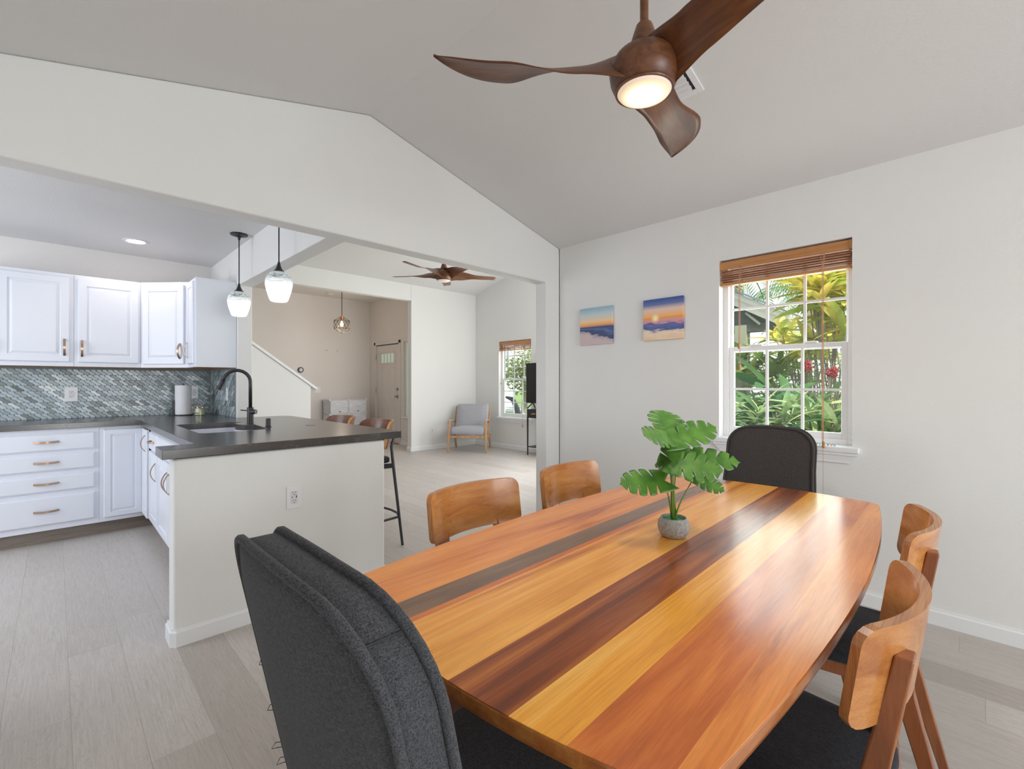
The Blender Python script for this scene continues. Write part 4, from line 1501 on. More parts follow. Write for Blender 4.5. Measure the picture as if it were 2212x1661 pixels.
def wooden_chair(label, loc, rz):
    t = thing('wooden_chair', label, 'chair', loc, rz, 'wooden dining chairs')
    R0, hw, zt, zb = 0.395, 0.2135, 0.835, 0.664
    yc = -0.2 + math.sqrt(R0 * R0 - hw * hw)          # centre of curvature: y(x) = yc - sqrt(R^2-x^2)
    NX, NZ = 24, 8
    th = 0.017

    def prof(x):       # rounded corners: vertical extent at x
        cr = 0.028
        e = hw - abs(x)
        if e < cr:
            return cr - math.sqrt(max(0, cr * cr - (cr - e) ** 2))
        return 0.0
    front, back = [], []
    xs = [hw * math.sin(pi / 2 * (2 * i / NX - 1)) for i in range(NX + 1)]
    for x in xs:
        c_ = prof(x)
        ang = math.asin(x / R0)
        col_f, col_b = [], []
        for j in range(NZ + 1):
            zz = zb + c_ + (zt - zb - 2 * c_) * j / NZ
            lean = -0.14 * (zz - zt)
            col_f.append((x, yc - R0 * math.cos(ang) + lean, zz))
            col_b.append((x * (1 + th / R0), yc - (R0 + th) * math.cos(ang) + lean, zz))
        front.append(col_f)
        back.append(col_b)
    b = MB()
    n_ = NZ + 1
    pts = [p for c_ in front for p in c_] + [p for c_ in back for p in c_]
    o_ = (NX + 1) * n_
    fs = []
    for i in range(NX):
        for j in range(NZ):
            a = i * n_ + j
            fs.append((a, a + n_, a + n_ + 1, a + 1))
            fs.append((o_ + a, o_ + a + 1, o_ + a + n_ + 1, o_ + a + n_))
    b.add(pts, fs)
    bk = obj('backrest', b, W_chair, t)
    ed = MB()
    fs = []
    for i in range(NX):
        for j in (0, NZ):
            a = i * n_ + j
            fs.append((a, a + n_, o_ + a + n_, o_ + a))
    for i in (0, NX):
        for j in range(NZ):
            a = i * n_ + j
            fs.append((a, a + 1, o_ + a + 1, o_ + a))
    ed.add(pts, fs)
    obj('plywood_edge', ed, W_ply, bk)
    bk.data.shade_smooth()
    for sx in (-1, 1):
        x0 = sx * 0.135
        pts_ = [Vector((x0, -0.256, 0.782)), Vector((x0 * 1.10, -0.196, 0.46)), Vector((x0 * 1.14, -0.199, 0.40)), Vector((x0 * 1.35, -0.300, 0.0))]
        dims = [(0.044, 0.026), (0.048, 0.042), (0.048, 0.044), (0.026, 0.024)]
        rings = []
        for p, (w_, d_) in zip(pts_, dims):
            rings.append([p + Vector((i_ * w_ / 2, j_ * d_ / 2, 0)) for i_, j_ in ((-1, -1), (1, -1), (1, 1), (-1, 1))])
        obj('leg', MB().loft(rings), W_leg, t, bevel=0.004)
        obj('leg', MB().bar((sx * 0.185, 0.165, 0.43), (sx * 0.205, 0.200, 0.0), 0.042, 0.036, 0.024, 0.024, up=(0, 1, 0)), W_leg, t, bevel=0.005)
        obj('side_rail', MB().bar((sx * 0.155, -0.185, 0.418), (sx * 0.185, 0.165, 0.418), 0.020, 0.045, up=(0, 0, 1)), W_leg, t, bevel=0.003)
    obj('front_rail', MB().box(-0.17, 0.17, 0.155, 0.175, 0.396, 0.440), W_leg, t, bevel=0.003)
    obj('rear_rail', MB().box(-0.14, 0.14, -0.196, -0.176, 0.396, 0.440), W_leg, t, bevel=0.003)
    so_ = seat_outline(0.215, 0.185, -0.225, 0.195, 0.085)
    sc_ = lambda k_, z_: [(x * k_, -0.015 + (y + 0.015) * k_, z_) for x, y in so_]
    obj('seat', MB().loft([sc_(0.96, 0.438), sc_(1.0, 0.446), sc_(1.0, 0.456), sc_(0.975, 0.466), sc_(0.90, 0.472), sc_(0.5, 0.474)]), F_seat, t, smooth=True)
    return t


wc = wooden_chair('wooden dining chair with curved back on the right side, nearest the camera', (1.116, 0.342, 0), 0)
dup(wc, (1.745, 0.356, 0), math.radians(5), 'wooden dining chair with curved back on the right side, nearest the window wall')
dup(wc, (1.130, 1.128, 0), pi, 'wooden dining chair with curved back in front of the living room opening')
dup(wc, (1.724, 1.140, 0), pi - math.radians(-2), 'wooden dining chair with curved back below the canvas prints')


# ================================================================== UPHOLSTERED HEAD CHAIRS
def uph_outline(hw=0.2178, z0=0.0, z1=0.595, rad=0.1122, radz=0.1034, crown=0.0044, taper=-0.0217):
    """(y, z) closed outline of the back, clockwise from bottom left"""
    P = [(-hw + taper, z0), (-hw + taper * 0.5, z0 + 0.2), (-hw, z0 + 0.38)]
    for i in range(9):
        a = pi - (pi / 2) * i / 8
        P.append((-hw + rad + rad * math.cos(a), z1 - crown - radz + radz * math.sin(a)))
    for i in range(1, 6):
        s_ = i / 6
        P.append((-hw + rad + 2 * (hw - rad) * s_, z1 - crown + crown * math.sin(pi * s_)))
    Q = [(-y, z_) for y, z_ in P[:12]][::-1]
    return P + Q


def uph_chair(label, loc, rz, fab):
    t = thing('upholstered_chair', label, 'chair', loc, rz, 'charcoal upholstered head chairs')
    O = uph_outline()
    tl = 0.204
    zbase = 0.43
    xb = -0.255

    def P(y, z_, x):     # tilted back; slight bow
        bow = 0.315 * y * y
        return (xb - math.sin(tl) * z_ + x + bow, y, zbase + math.cos(tl) * z_)
    cyy = lambda s_, pad: [(y * s_, 0.30 + (z_ - 0.30) * s_) for y, z_ in O]
    rings = []
    for x, s_ in ((-0.006, 0.02), (-0.008, 0.5), (-0.005, 0.90), (0.0, 0.985), (0.004, 1.0), (0.047, 1.0), (0.052, 0.985), (0.058, 0.90), (0.064, 0.5), (0.066, 0.02)):
        rings.append([P(y, z_, x - 0.035) for y, z_ in cyy(s_, 0)])
    bk = obj('backrest', MB().loft(rings), fab, t, smooth=True)
    for x in (0.001, 0.053):
        pth = [P(y * 1.006, 0.30 + (z_ - 0.30) * 1.006, x - 0.035) for y, z_ in O]
        obj('piping', MB().tube(pth, 0.0062, 8), fab, bk, smooth=True)
    seam = [P(O[7][0] * 1.003, 0.30 + (O[7][1] - 0.30) * 1.004, x_ - 0.035) for x_ in (0.006, 0.026, 0.046)]
    obj('seam', MB().tube(seam, 0.0011, 6), M_slot, bk)
    # seat
    so_ = seat_outline(0.255, 0.225, -0.245, 0.245, 0.07)
    sc_ = lambda k_, z_: [(y * k_, x * k_, z_) for x, y in so_]
    obj('seat', MB().loft([sc_(0.97, 0.40), sc_(1.0, 0.41), sc_(1.0, 0.475), sc_(0.985, 0.492), sc_(0.92, 0.502), sc_(0.5, 0.507)]), fab, t, smooth=True)
    pth = [(y * 1.005, x * 1.005, 0.478) for x, y in so_]
    obj('piping', MB().tube(pth, 0.0055, 8, closed=True), fab, t, smooth=True)
    obj('seat_frame', MB().loft([sc_(0.94, 0.355), sc_(0.94, 0.401)]), fab, t)
    for sx in (-1, 1):
        for sy in (-1, 1):
            obj('leg', MB().bar((sx * 0.19, sy * 0.19, 0.36), (sx * 0.225 - (0.02 if sx < 0 else 0), sy * 0.205, 0.0), 0.045, 0.045, 0.028, 0.028, up=(0, 1, 0)), W_leg, t, bevel=0.004)
    return t


c1 = uph_chair('charcoal upholstered chair with piped back at the near end of the table', (0.585, 0.582, 0), 0.006, F_char)
c2 = uph_chair('charcoal upholstered chair in front of the window at the far end of the table', (2.335, 0.785, 0), pi, F_char2)
c2.scale = (1, 0.93, 0.975)
# loose threads on the near chair
thr = plain('thread', (0.02, 0.022, 0.024), 0.9)
bx = []
for zz in (0.36, 0.275, 0.20, 0.17):
    yy = 0.2178 + 0.0217 * max(0, 1 - zz / 0.38)
    bx.append((-0.255 - math.sin(0.204) * zz - 0.032 + 0.315 * yy * yy, yy + 0.002, 0.43 + math.cos(0.204) * zz))
for i, (x, y, z_) in enumerate(bx):
    ln_ = (0.010, 0.014, 0.022, 0.020)[i]
    obj('loose_thread', MB().tube([(x, y, z_), (x - ln_ * 0.5, y + ln_ * 0.7, z_ - 0.004), (x - ln_ * 0.7, y + ln_, z_ - 0.012 - i * 0.002), (x - ln_ * 0.2, y + ln_ * 0.6, z_ - 0.014), (x, y + 0.001, z_ - 0.010)], 0.0006, 5), thr, c1)

# ================================================================== POTTED MONSTERA
pp = thing('potted_plant', 'small artificial monstera in a round grey stone pot on the table', 'plant', (1.354, 0.665, 0.7497))
k = NT('concrete_pot')
v = coords(k, rand=False)
n = k.n('ShaderNodeTexNoise', Scale=140.0, Detail=3.0)
k.l(v, n.inputs['Vector'])
k.l(ramp(k, n.outputs[0], [(0.35, (0.30, 0.30, 0.29)), (0.6, (0.44, 0.44, 0.43)), (0.8, (0.55, 0.55, 0.54))]), k.b.inputs['Base Color'])
k.b.inputs['Roughness'].default_value = 0.9
bump(k, n.outputs[0], 0.3, 0.001)
M_pot = k.m
obj('pot', MB().lathe([(0.001, 0.0), (0.030, 0.0), (0.036, 0.003), (0.044, 0.016), (0.0475, 0.032), (0.045, 0.047), (0.039, 0.057), (0.037, 0.060), (0.035, 0.059), (0.036, 0.050), (0.001, 0.050)], (0, 0, 0), 40), M_pot, pp, smooth=True)
obj('green_foam', MB().lathe([(0.001, 0.054), (0.020, 0.0535), (0.0352, 0.052), (0.0352, 0.048), (0.001, 0.048)], (0, 0, 0), 28), plain('foam_green', (0.03, 0.42, 0.10), 0.7), pp)
k = NT('monstera_leaf')
v = coords(k, rand=True)
n = k.n('ShaderNodeTexNoise', Scale=25.0, Detail=2.0)
k.l(v, n.inputs['Vector'])
k.l(ramp(k, n.outputs[0], [(0.3, (0.050, 0.16, 0.018)), (0.7, (0.12, 0.29, 0.035))]), k.b.inputs['Base Color'])
k.b.inputs['Roughness'].default_value = 0.38
k.b.inputs['Subsurface Weight'].default_value = 0.0
M_leaf = k.m
M_stem = plain('stem_green', (0.16, 0.30, 0.05), 0.45)
fwv = Vector((math.cos(TH), math.sin(TH), 0))
rtv = Vector((math.sin(TH), -math.cos(TH), 0))


def monstera_leaf(L, Wd, droop=0.25, fold=0.25):
    """leaf in local XY, base at origin, tip along +X, with split lobes"""
    b = MB()
    nl = 5

    def hwid(u_):
        return Wd * 0.60 * (math.sin(pi * min(1, max(0, (u_ + 0.22) / 1.22)) ** 0.95)) ** 0.7

    def pos(u_, s_):
        x = L * u_
        y = s_
        z_ = -droop * L * u_ * u_ + fold * abs(s_) - 1.1 * fold / max(Wd, 0.01) * s_ * s_ * 1.4
        return (x, y, z_)
    for sg in (-1, 1):
        for i in range(nl):
            u0, u1 = -0.0 + i / nl, (i + 1) / nl
            if i == 0:
                ins_ = 0
            rows = 5
            g0, g1 = (0.0 if i == 0 else 0.020), (0.020 if i < nl - 1 else 0.0)
            fan_ = 0.20
            pr_, nx_ = [], []
            M_ = 5
            grid = []
            for r_ in range(rows + 1):
                q = r_ / rows
                rowp = []
                for c_ in range(M_ + 1):
                    w_ = c_ / M_
                    gap0 = g0 * max(0, (q - 0.30)) / 0.70 * 1.5
                    gap1 = g1 * max(0, (q - 0.30)) / 0.70 * 1.5
                    u_ = (u0 + gap0) + ((u1 - gap1) - (u0 + gap0)) * w_
                    skew = fan_ * q * (0.2 + 0.8 * u_) * (1 - u_ ** 3) - (0.26 * q if i == 0 else 0) * (1 - w_)
                    rnd = 1 - 0.05 * (2 * w_ - 1) ** 2 * q
                    uu = min(1.0, u_ + skew)
                    hh = hwid(u_) * q * rnd
                    if i == nl - 1:
                        hh *= (1 - w_ ** 2.2)
                        uu = min(1.02, u_ + skew * (1 - w_))
                    rowp.append(pos(uu, sg * hh))
                grid.append(rowp)
            pts = [p for rw in grid for p in rw]
            fs = []
            for r_ in range(rows):
                for c_ in range(M_):
                    a = r_ * (M_ + 1) + c_
                    fs.append((a, a + 1, a + M_ + 2, a + M_ + 1))
            b.add(pts, fs)
    return b


def px3(px, py, dz=0.0):
    """offset from the pot base, in the plant's own frame: across / up / away (metres)"""
    d = 1.424 + dz
    return rtv * ((px - 1106) / 1000 * d) + fwv * d + Vector((0, 0, (828 - py) / 1000 * d + 1.22)) - Vector((1.354, 0.665, 0.7497))


leaf_specs = [  # attach px, tip px, depth at attach, depth at tip, width, roll
    ((1447, 951), (1548, 922), 0.00, 0.05, 0.085, 0.5),
    ((1444, 946), (1390, 941), -0.01, -0.06, 0.085, -0.6),
    ((1450, 932), (1432, 886), 0.04, 0.10, 0.125, 0.9),
    ((1462, 985), (1600, 999), 0.01, 0.00, 0.080, 0.4),
    ((1450, 998), (1562, 1020), -0.04, -0.09, 0.105, 0.25),
    ((1446, 1006), (1478, 952), 0.05, 0.08, 0.085, 0.2),
    ((1436, 1038), (1338, 1046), -0.02, -0.05, 0.085, -0.3),
    ((1500, 1030), (1566, 1062), -0.02, -0.06, 0.060, 0.6),
    ((1449, 1000), (1414, 1003), 0.04, 0.08, 0.040, 0.2)]
for (a, tp_, da, dt, wd_, roll) in leaf_specs:
    A_, T_ = px3(*a, da), px3(*tp_, dt)
    L = (T_ - A_).length
    xa = (T_ - A_).normalized()
    # leaf normal: mostly up, tipped toward the camera
    nrm = (Vector((0, 0, 1)) * 0.70 - fwv * 0.62 + rtv * roll * 0.35)
    nrm = (nrm - xa * nrm.dot(xa)).normalized()
    ya = nrm.cross(xa).normalized()
    mb = monstera_leaf(L, wd_, 0.0, 0.10)
    Mx = Matrix(((xa.x, ya.x, nrm.x, A_.x), (xa.y, ya.y, nrm.y, A_.y), (xa.z, ya.z, nrm.z, A_.z), (0, 0, 0, 1)))
    lm = mb.mesh('leaf')
    bmx = bmesh.new()
    bmx.from_mesh(lm)
    bmesh.ops.remove_doubles(bmx, verts=bmx.verts, dist=0.0004)
    bmesh.ops.recalc_face_normals(bmx, faces=bmx.faces)
    bmx.to_mesh(lm)
    bmx.free()
    lf = obj('leaf', lm, M_leaf, pp, solid=0.0007)
    lf.data.shade_smooth()
    lf.matrix_local = Mx
    root = Vector((R.uniform(-0.008, 0.008), R.uniform(-0.008, 0.008), 0.052))
    mid = root.lerp(A_, 0.55) + Vector((0, 0, 0.012)) - (A_ - root) * 0.06
    st_ = obj('stem', MB().tube([root, root.lerp(mid, 0.5) + Vector((0, 0, 0.006)), mid, A_], [0.0030, 0.0024, 0.0019, 0.0014], 7), M_stem, pp, smooth=True)

# ================================================================== BAR STOOLS
def stool(label, loc, rz):
    """faces -X (towards the peninsula); origin under the seat"""
    t = thing('bar_stool', label, 'stool', loc, rz, 'bar stools at the peninsula')
    pts, N = [], 16
    hw = 0.215
    front, back = [], []
    NZ = 6
    z0, z1 = 0.73, 0.935
    for i in range(N + 1):
        a = -1 + 2 * i / N
        y = hw * math.sin(a * pi / 2)
        cr = 0.045
        e = hw - abs(y)
        c_ = cr - math.sqrt(max(0, cr * cr - (cr - e) ** 2)) if e < cr else 0
        x = 0.205 - 0.13 * (y / hw) ** 2
        cf, cb = [], []
        for j in range(NZ + 1):
            zz = z0 + c_ + (z1 - z0 - 2 * c_) * j / NZ
            ln = 0.25 * (zz - z0)
            cf.append((x + ln, y, zz))
            cb.append((x + ln + 0.016, y * 1.05, zz))
        front.append(cf)
        back.append(cb)
    n_ = NZ + 1
    P = [p for c_ in front for p in c_] + [p for c_ in back for p in c_]
    o_ = (N + 1) * n_
    fs, fe = [], []
    for i in range(N):
        for j in range(NZ):
            a = i * n_ + j
            fs += [(a, a + n_, a + n_ + 1, a + 1), (o_ + a, o_ + a + 1, o_ + a + n_ + 1, o_ + a + n_)]
        for j in (0, NZ):
            a = i * n_ + j
            fe.append((a, a + n_, o_ + a + n_, o_ + a))
    for i in (0, N):
        for j in range(NZ):
            a = i * n_ + j
            fe.append((a, a + 1, o_ + a + 1, o_ + a))
    bk = obj('backrest', MB().add(P, fs), W_stool, t)
    bk.data.shade_smooth()
    obj('plywood_edge', MB().add(P, fe), W_stooledge, bk)
    so_ = seat_outline(0.20, 0.18, -0.19, 0.19, 0.08)
    sc_ = lambda k_, z_: [(-y * k_, x * k_, z_) for x, y in so_]
    obj('seat', MB().loft([sc_(0.96, 0.625), sc_(1, 0.632), sc_(1, 0.655), sc_(0.95, 0.665), sc_(0.5, 0.668)]), F_seat, t, smooth=True)
    for sy in (-1, 1):
        obj('leg', MB().tube([(0.235, sy * 0.135, 0.86), (0.188, sy * 0.160, 0.74), (0.196, sy * 0.172, 0.60), (0.245, sy * 0.222, 0.0)], [0.008, 0.011, 0.012, 0.010], 8), M_black, t)
        obj('leg', MB().tube([(-0.150, sy * 0.165, 0.62), (-0.215, sy * 0.215, 0.0)], [0.012, 0.010], 8), M_black, t)
        obj('side_rail', MB().bar((0.196, sy * 0.172, 0.600), (-0.150, sy * 0.165, 0.612), 0.016, 0.034, up=(0, 0, 1)), M_black, t)
        obj('footrest', MB().tube([(0.225, sy * 0.205, 0.215), (0.0, sy * 0.235, 0.215), (-0.195, sy * 0.20, 0.215)], 0.009, 8), M_black, t)
    obj('footrest', MB().tube([(0.228, -0.205, 0.215), (0.27, -0.10, 0.215), (0.28, 0, 0.215), (0.27, 0.10, 0.215), (0.228, 0.205, 0.215)], 0.009, 8), M_black, t)
    obj('footrest', MB().tube([(-0.195, -0.20, 0.215), (-0.195, 0.20, 0.215)], 0.009, 8), M_black, t)
    return t


s1 = stool('black framed bar stool with curved walnut back at the near peninsula corner', (1.62, 3.29, 0), 0)
dup(s1, (1.62, 3.93, 0), 0, 'black framed bar stool with curved walnut back farther along the peninsula')

# ================================================================== LIVING ROOM
ar = thing('armchair', 'light grey lounge armchair with oak frame in the living room corner', 'armchair', (5.39, 6.55, 0), math.radians(-49.0))
# local: faces -Y... front legs at y = -0.31, width 0.62
for sx in (-1, 1):
    x = sx * 0.325
    obj('leg', MB().bar((x, -0.31, 0.52), (x * 1.04, -0.345, 0.0), 0.040, 0.034, 0.032, 0.028, up=(0, 1, 0)), W_oak, ar, bevel=0.008)
    obj('leg', MB().bar((x, 0.16, 0.30), (x * 1.0, 0.345, 0.0), 0.032, 0.050, 0.028, 0.030, up=(1, 0, 0)), W_oak, ar, bevel=0.006)
    obj('armrest', MB().tube([(x, -0.31, 0.50), (x, -0.305, 0.545), (x, -0.27, 0.562), (x, 0.0, 0.545), (x, 0.20, 0.520)], [0.019, 0.020, 0.020, 0.019, 0.016], 8), W_oak, ar, smooth=True)
    obj('back_post', MB().bar((x * 0.97, 0.10, 0.26), (x * 0.97, 0.36, 0.79), 0.024, 0.046, 0.022, 0.030, up=(1, 0, 0)), W_oak, ar, bevel=0.006)
    obj('side_rail', MB().bar((x, -0.31, 0.285), (x, 0.20, 0.235), 0.024, 0.045, up=(0, 0, 1)), W_oak, ar, bevel=0.005)
obj('front_rail', MB().box(-0.325, 0.325, -0.325, -0.295, 0.255, 0.300), W_oak, ar, bevel=0.006)


def cushion(w_, d_, h_, bul=0.02):
    b = MB()
    rs = []
    for z_, k_ in ((0, 0.93), (0.015, 0.985), (h_ * 0.5, 1.0), (h_ - 0.02, 0.985), (h_, 0.93), (h_ + bul, 0.5)):
        o2 = seat_outline(w_ / 2, w_ / 2, -d_ / 2, d_ / 2, 0.05)
        rs.append([(x * k_, y * k_, z_) for x, y in o2])
    return b.loft(rs)


obj('seat_cushion', cushion(0.60, 0.60, 0.125, 0.025), F_grey, ar, smooth=True, loc=(0, -0.05, 0.305), rot=(-0.05, 0, 0))
obj('back_cushion', cushion(0.60, 0.55, 0.10, 0.02), F_grey, ar, smooth=True, loc=(0, 0.26, 0.555), rot=(math.radians(64), 0, 0))

tv = thing('television', 'black flat television seen edge on beside the living room window', 'television', (5.86, 5.01, 0.785))
obj('screen', MB().box(-0.018, 0.018, -0.565, 0.565, 0.095, 0.785), plain('tv_black', (0.012, 0.013, 0.014), 0.25), tv, bevel=0.004)
for sy in (-1, 1):
    obj('stand_foot', MB().bar((0, sy * 0.42, 0.105), (-0.10, sy * 0.46, 0.005), 0.012, 0.02, up=(0, 1, 0)), M_black, tv)
    obj('stand_foot', MB().bar((0, sy * 0.42, 0.105), (0.10, sy * 0.46, 0.005), 0.012, 0.02, up=(0, 1, 0)), M_black, tv)
cs = thing('console_table', 'slim black metal console table with drawer under the television', 'table', (5.86, 4.87, 0))
obj('drawer_box', MB().box(-0.14, 0.14, -0.57, 0.57, 0.635, 0.783), M_black, cs, bevel=0.003)
obj('shelf', MB().box(-0.13, 0.13, -0.56, 0.56, 0.135, 0.150), M_black, cs)
for sx in (-1, 1):
    for sy in (-1, 1):
        obj('leg', MB().bar((sx * 0.13, sy * 0.56, 0.64), (sx * 0.13, sy * 0.56, 0), 0.022, 0.022, 0.016, 0.016, up=(0, 1, 0)), M_black, cs)
obj('drawer_pull', MB().box(-0.148, -0.14, 0.38, 0.46, 0.70, 0.712), W_stooledge, cs)

# ================================================================== FOYER
dd_ = snode('door_1')
DY0, DY1 = 8.195, 9.12
b = MB()
for (ya, yb_, za, zb) in ((DY0 - 0.065, DY0 - 0.005, 0, 2.09), (DY1 + 0.005, DY1 + 0.065, 0, 2.09), (DY0 - 0.065, DY1 + 0.065, 2.03, 2.09)):
    b.box(FX1 - 0.016, FX1 + 0.02, ya, yb_, za, zb)
obj('door_casing', b, M_dfoyer, dd_, bevel=0.003)
xf = frame_xf((FX1 + 0.012, DY1, 0.008), (0, -1, 0), (-1, 0, 0))
wdt, hgt = DY1 - DY0, 2.005
db = obj('door_slab', MB(xf).box(0, wdt, 0, hgt, -0.03, 0.0), M_dfoyer, dd_)
obj('door_gap_shade', MB(xf).box(0, wdt, hgt - 0.001, hgt + 0.012, -0.03, 0.004), M_slot, dd_)  # solid dark strip in place of the shaded gap above the slab


def dpanel(a0, b0, w_, h_):
    f2 = frame_xf(Vector(xf(a0, b0, 0)), (0, -1, 0), (-1, 0, 0))
    obj('door_panel', MB(f2).rings(w_, h_, [(0, 0.0), (0.004, 0.007), (0.018, 0.007), (0.024, 0.0015), (0.034, 0.0015), (0.055, 0.006)]), M_dfoyer, db)


for a0 in (0.17, 0.51):
    dpanel(a0, 0.86, 0.245, 0.70)
    dpanel(a0, 0.18, 0.245, 0.52)
f2 = frame_xf(Vector(xf(0.165, 1.60, 0)), (0, -1, 0), (-1, 0, 0))
obj('lite_frame', MB(f2).rings(0.60, 0.27, [(0, 0), (0.003, 0.010), (0.020, 0.010), (0.022, 0.004), (0.03, 0.004)]), M_dfoyer, db)
for i in range(4):
    obj('pane', MB(f2).box(0.048 + 0.130 * i, 0.048 + 0.130 * i + 0.10, 0.045, 0.225, 0.004, 0.007), M_frost, db)
    obj('pane_came', MB(f2).box(0.034 + 0.130 * i, 0.047 + 0.130 * i, 0.045, 0.225, 0.004, 0.008), plain('came_green', (0.32, 0.42, 0.36), 0.5), db)
for z_ in (0.30, 1.02, 1.72):
    obj('hinge', MB().box(FX1 - 0.006, FX1 + 0.002, DY1 - 0.004, DY1 + 0.010, z_, z_ + 0.11), M_nickel, dd_)
for z_, r_ in ((0.955, 0.027), (1.10, 0.024)):
    c_ = Vector((FX1 + 0.012, DY0 + 0.075, z_))
    if z_ < 1:
        obj('door_knob', MB().tube([c_, c_ + Vector((-0.012, 0, 0)), c_ + Vector((-0.030, 0, 0)), c_ + Vector((-0.04, 0, 0)), c_ + Vector((-0.058, 0, 0)), c_ + Vector((-0.065, 0, 0))], [0.032, 0.030, 0.012, 0.024, 0.029, 0.016], 16), M_nickel, dd_, smooth=True)
    else:
        obj('deadbolt', MB().tube([c_, c_ + Vector((-0.016, 0, 0)), c_ + Vector((-0.02, 0, 0))], [0.030, 0.028, 0.020], 16), M_nickel, dd_)
        obj('deadbolt_turn', MB().box(c_.x - 0.034, c_.x - 0.018, c_.y - 0.004, c_.y + 0.004, c_.z - 0.014, c_.z + 0.014), M_nickel, dd_)
obj('threshold', MB().box(FX1 - 0.03, FX1 + 0.05, DY0 - 0.01, DY1 + 0.01, 0.0, 0.014), W_leg, dd_)
ds = obj('door_stop', MB().tube([(FX1, 8.30, 0.10), (FX1 - 0.07, 8.30, 0.10), (FX1 - 0.085, 8.30, 0.10)], [0.004, 0.004, 0.008], 8), M_nickel, dd_)

# cube organiser
cg = thing('cube_organiser', 'translucent white plastic cube shelving with small black knobs against the foyer wall', 'shelving', (3.855, 9.035, 0.0))
k = NT('frosted_plastic')
v = coords(k, (3, 3, 14), False)
n = k.n('ShaderNodeTexNoise', Scale=2.0, Detail=3.0)
k.l(v, n.inputs['Vector'])
k.l(ramp(k, n.outputs[0], [(0.3, (0.56, 0.57, 0.60)), (0.7, (0.74, 0.75, 0.79))]), k.b.inputs['Base Color'])
k.b.inputs['Roughness'].default_value = 0.35
M_frp = k.m
cw, ch = 0.385, 0.292
obj('body', MB().box(0.004, 2 * cw - 0.004, 0.006, 0.335, 0.012, 3 * ch), M_frp, cg)
wire = plain('connector_white', (0.80, 0.80, 0.80), 0.4)
gw = plain('wire_grey', (0.22, 0.22, 0.22), 0.4)
for i in range(2):
    for j in range(3):
        x0, z0_ = i * cw, 0.012 + j * ch
        pd = obj('door', MB().box(x0 + 0.014, x0 + cw - 0.014, -0.004, 0.003, z0_ + 0.012, z0_ + ch - 0.012), M_frp, cg, bevel=0.003)
        obj('knob', MB().tube([(x0 + cw * 0.53, -0.004, z0_ + 0.055), (x0 + cw * 0.53, -0.018, z0_ + 0.055)], 0.011, 12), M_slot, pd)
for x0 in (0, 2 * cw):
    for y0 in (0, 0.34):
        obj('post', MB().tube([(x0, y0, 0), (x0, y0, 3 * ch + 0.02)], 0.004, 6), gw if x0 == 0 else wire, cg)
obj('post', MB().tube([(cw, -0.002, 0), (cw, -0.002, 3 * ch + 0.02)], 0.005, 6), wire, cg)
for j in range(4):
    zz = 0.012 + j * ch
    obj('crossbar', MB().tube([(0, -0.001, zz), (2 * cw, -0.001, zz)], 0.004, 6), wire, cg)
    obj('crossbar', MB().tube([(0, 0, zz), (0, 0.34, zz)], 0.004, 6), gw, cg)
    for x0 in (0, cw, 2 * cw):
        obj('connector', MB().tube([(x0, -0.012, zz), (x0, 0.012, zz)], 0.018, 8), wire, cg)
    obj('connector', MB().tube([(0, 0.33, zz), (0, 0.348, zz)], 0.018, 8), wire, cg)

# geometric pendant
gp = thing('geometric_pendant', 'dark wire polyhedron pendant with warm glowing bulb hanging in the foyer', 'light', (3.70, 8.15, FZ))
phi = (1 + 5 ** 0.5) / 2
zt, zs = -0.52, 0.145
Rg = 0.155
top, bot = Vector((0, 0, Rg)), Vector((0, 0, -Rg))
h_ = Rg / math.sqrt(5)
rr_ = 2 * Rg / math.sqrt(5)
up_ = [Vector((rr_ * math.cos(2 * pi * i / 5 + 0.5), rr_ * math.sin(2 * pi * i / 5 + 0.5), h_)) for i in range(5)]
lo_ = [Vector((rr_ * math.cos(2 * pi * i / 5 + 0.5 + pi / 5), rr_ * math.sin(2 * pi * i / 5 + 0.5 + pi / 5), -h_)) for i in range(5)]
cen = Vector((0, 0, -0.705))
M_rust = plain('dark_bronze', (0.05, 0.030, 0.022), 0.4, metal=0.3)
for i in range(5):
    for a, b_ in ((top, up_[i]), (up_[i], up_[(i + 1) % 5]), (up_[i], lo_[i]), (up_[(i + 1) % 5], lo_[i]), (lo_[i], lo_[(i + 1) % 5]), (lo_[i], bot)):
        obj('wire_edge', MB().tube([cen + a, cen + b_], 0.0045, 6), M_rust, gp)
obj('stem', MB().tube([(0, 0, 0), (0, 0, -0.55)], 0.006, 8), M_rust, gp)
obj('canopy', MB().lathe([(0.001, 0), (0.06, 0), (0.06, -0.02), (0.001, -0.022)], (0, 0, 0), 20), M_rust, gp)
obj('socket', MB().lathe([(0.001, -0.55), (0.035, -0.555), (0.028, -0.60), (0.016, -0.63), (0.001, -0.63)], (0, 0, 0), 16), plain('copper_socket', (0.6, 0.25, 0.10), 0.3, metal=0.8), gp)
obj('bulb', MB().lathe([(0.010, -0.63), (0.020, -0.66), (0.028, -0.695), (0.022, -0.725), (0.001, -0.735)], (0, 0, 0), 16), plain('bulb_warm', (1, 0.8, 0.5), emit=(1, 0.62, 0.30), es=9), gp, smooth=True)

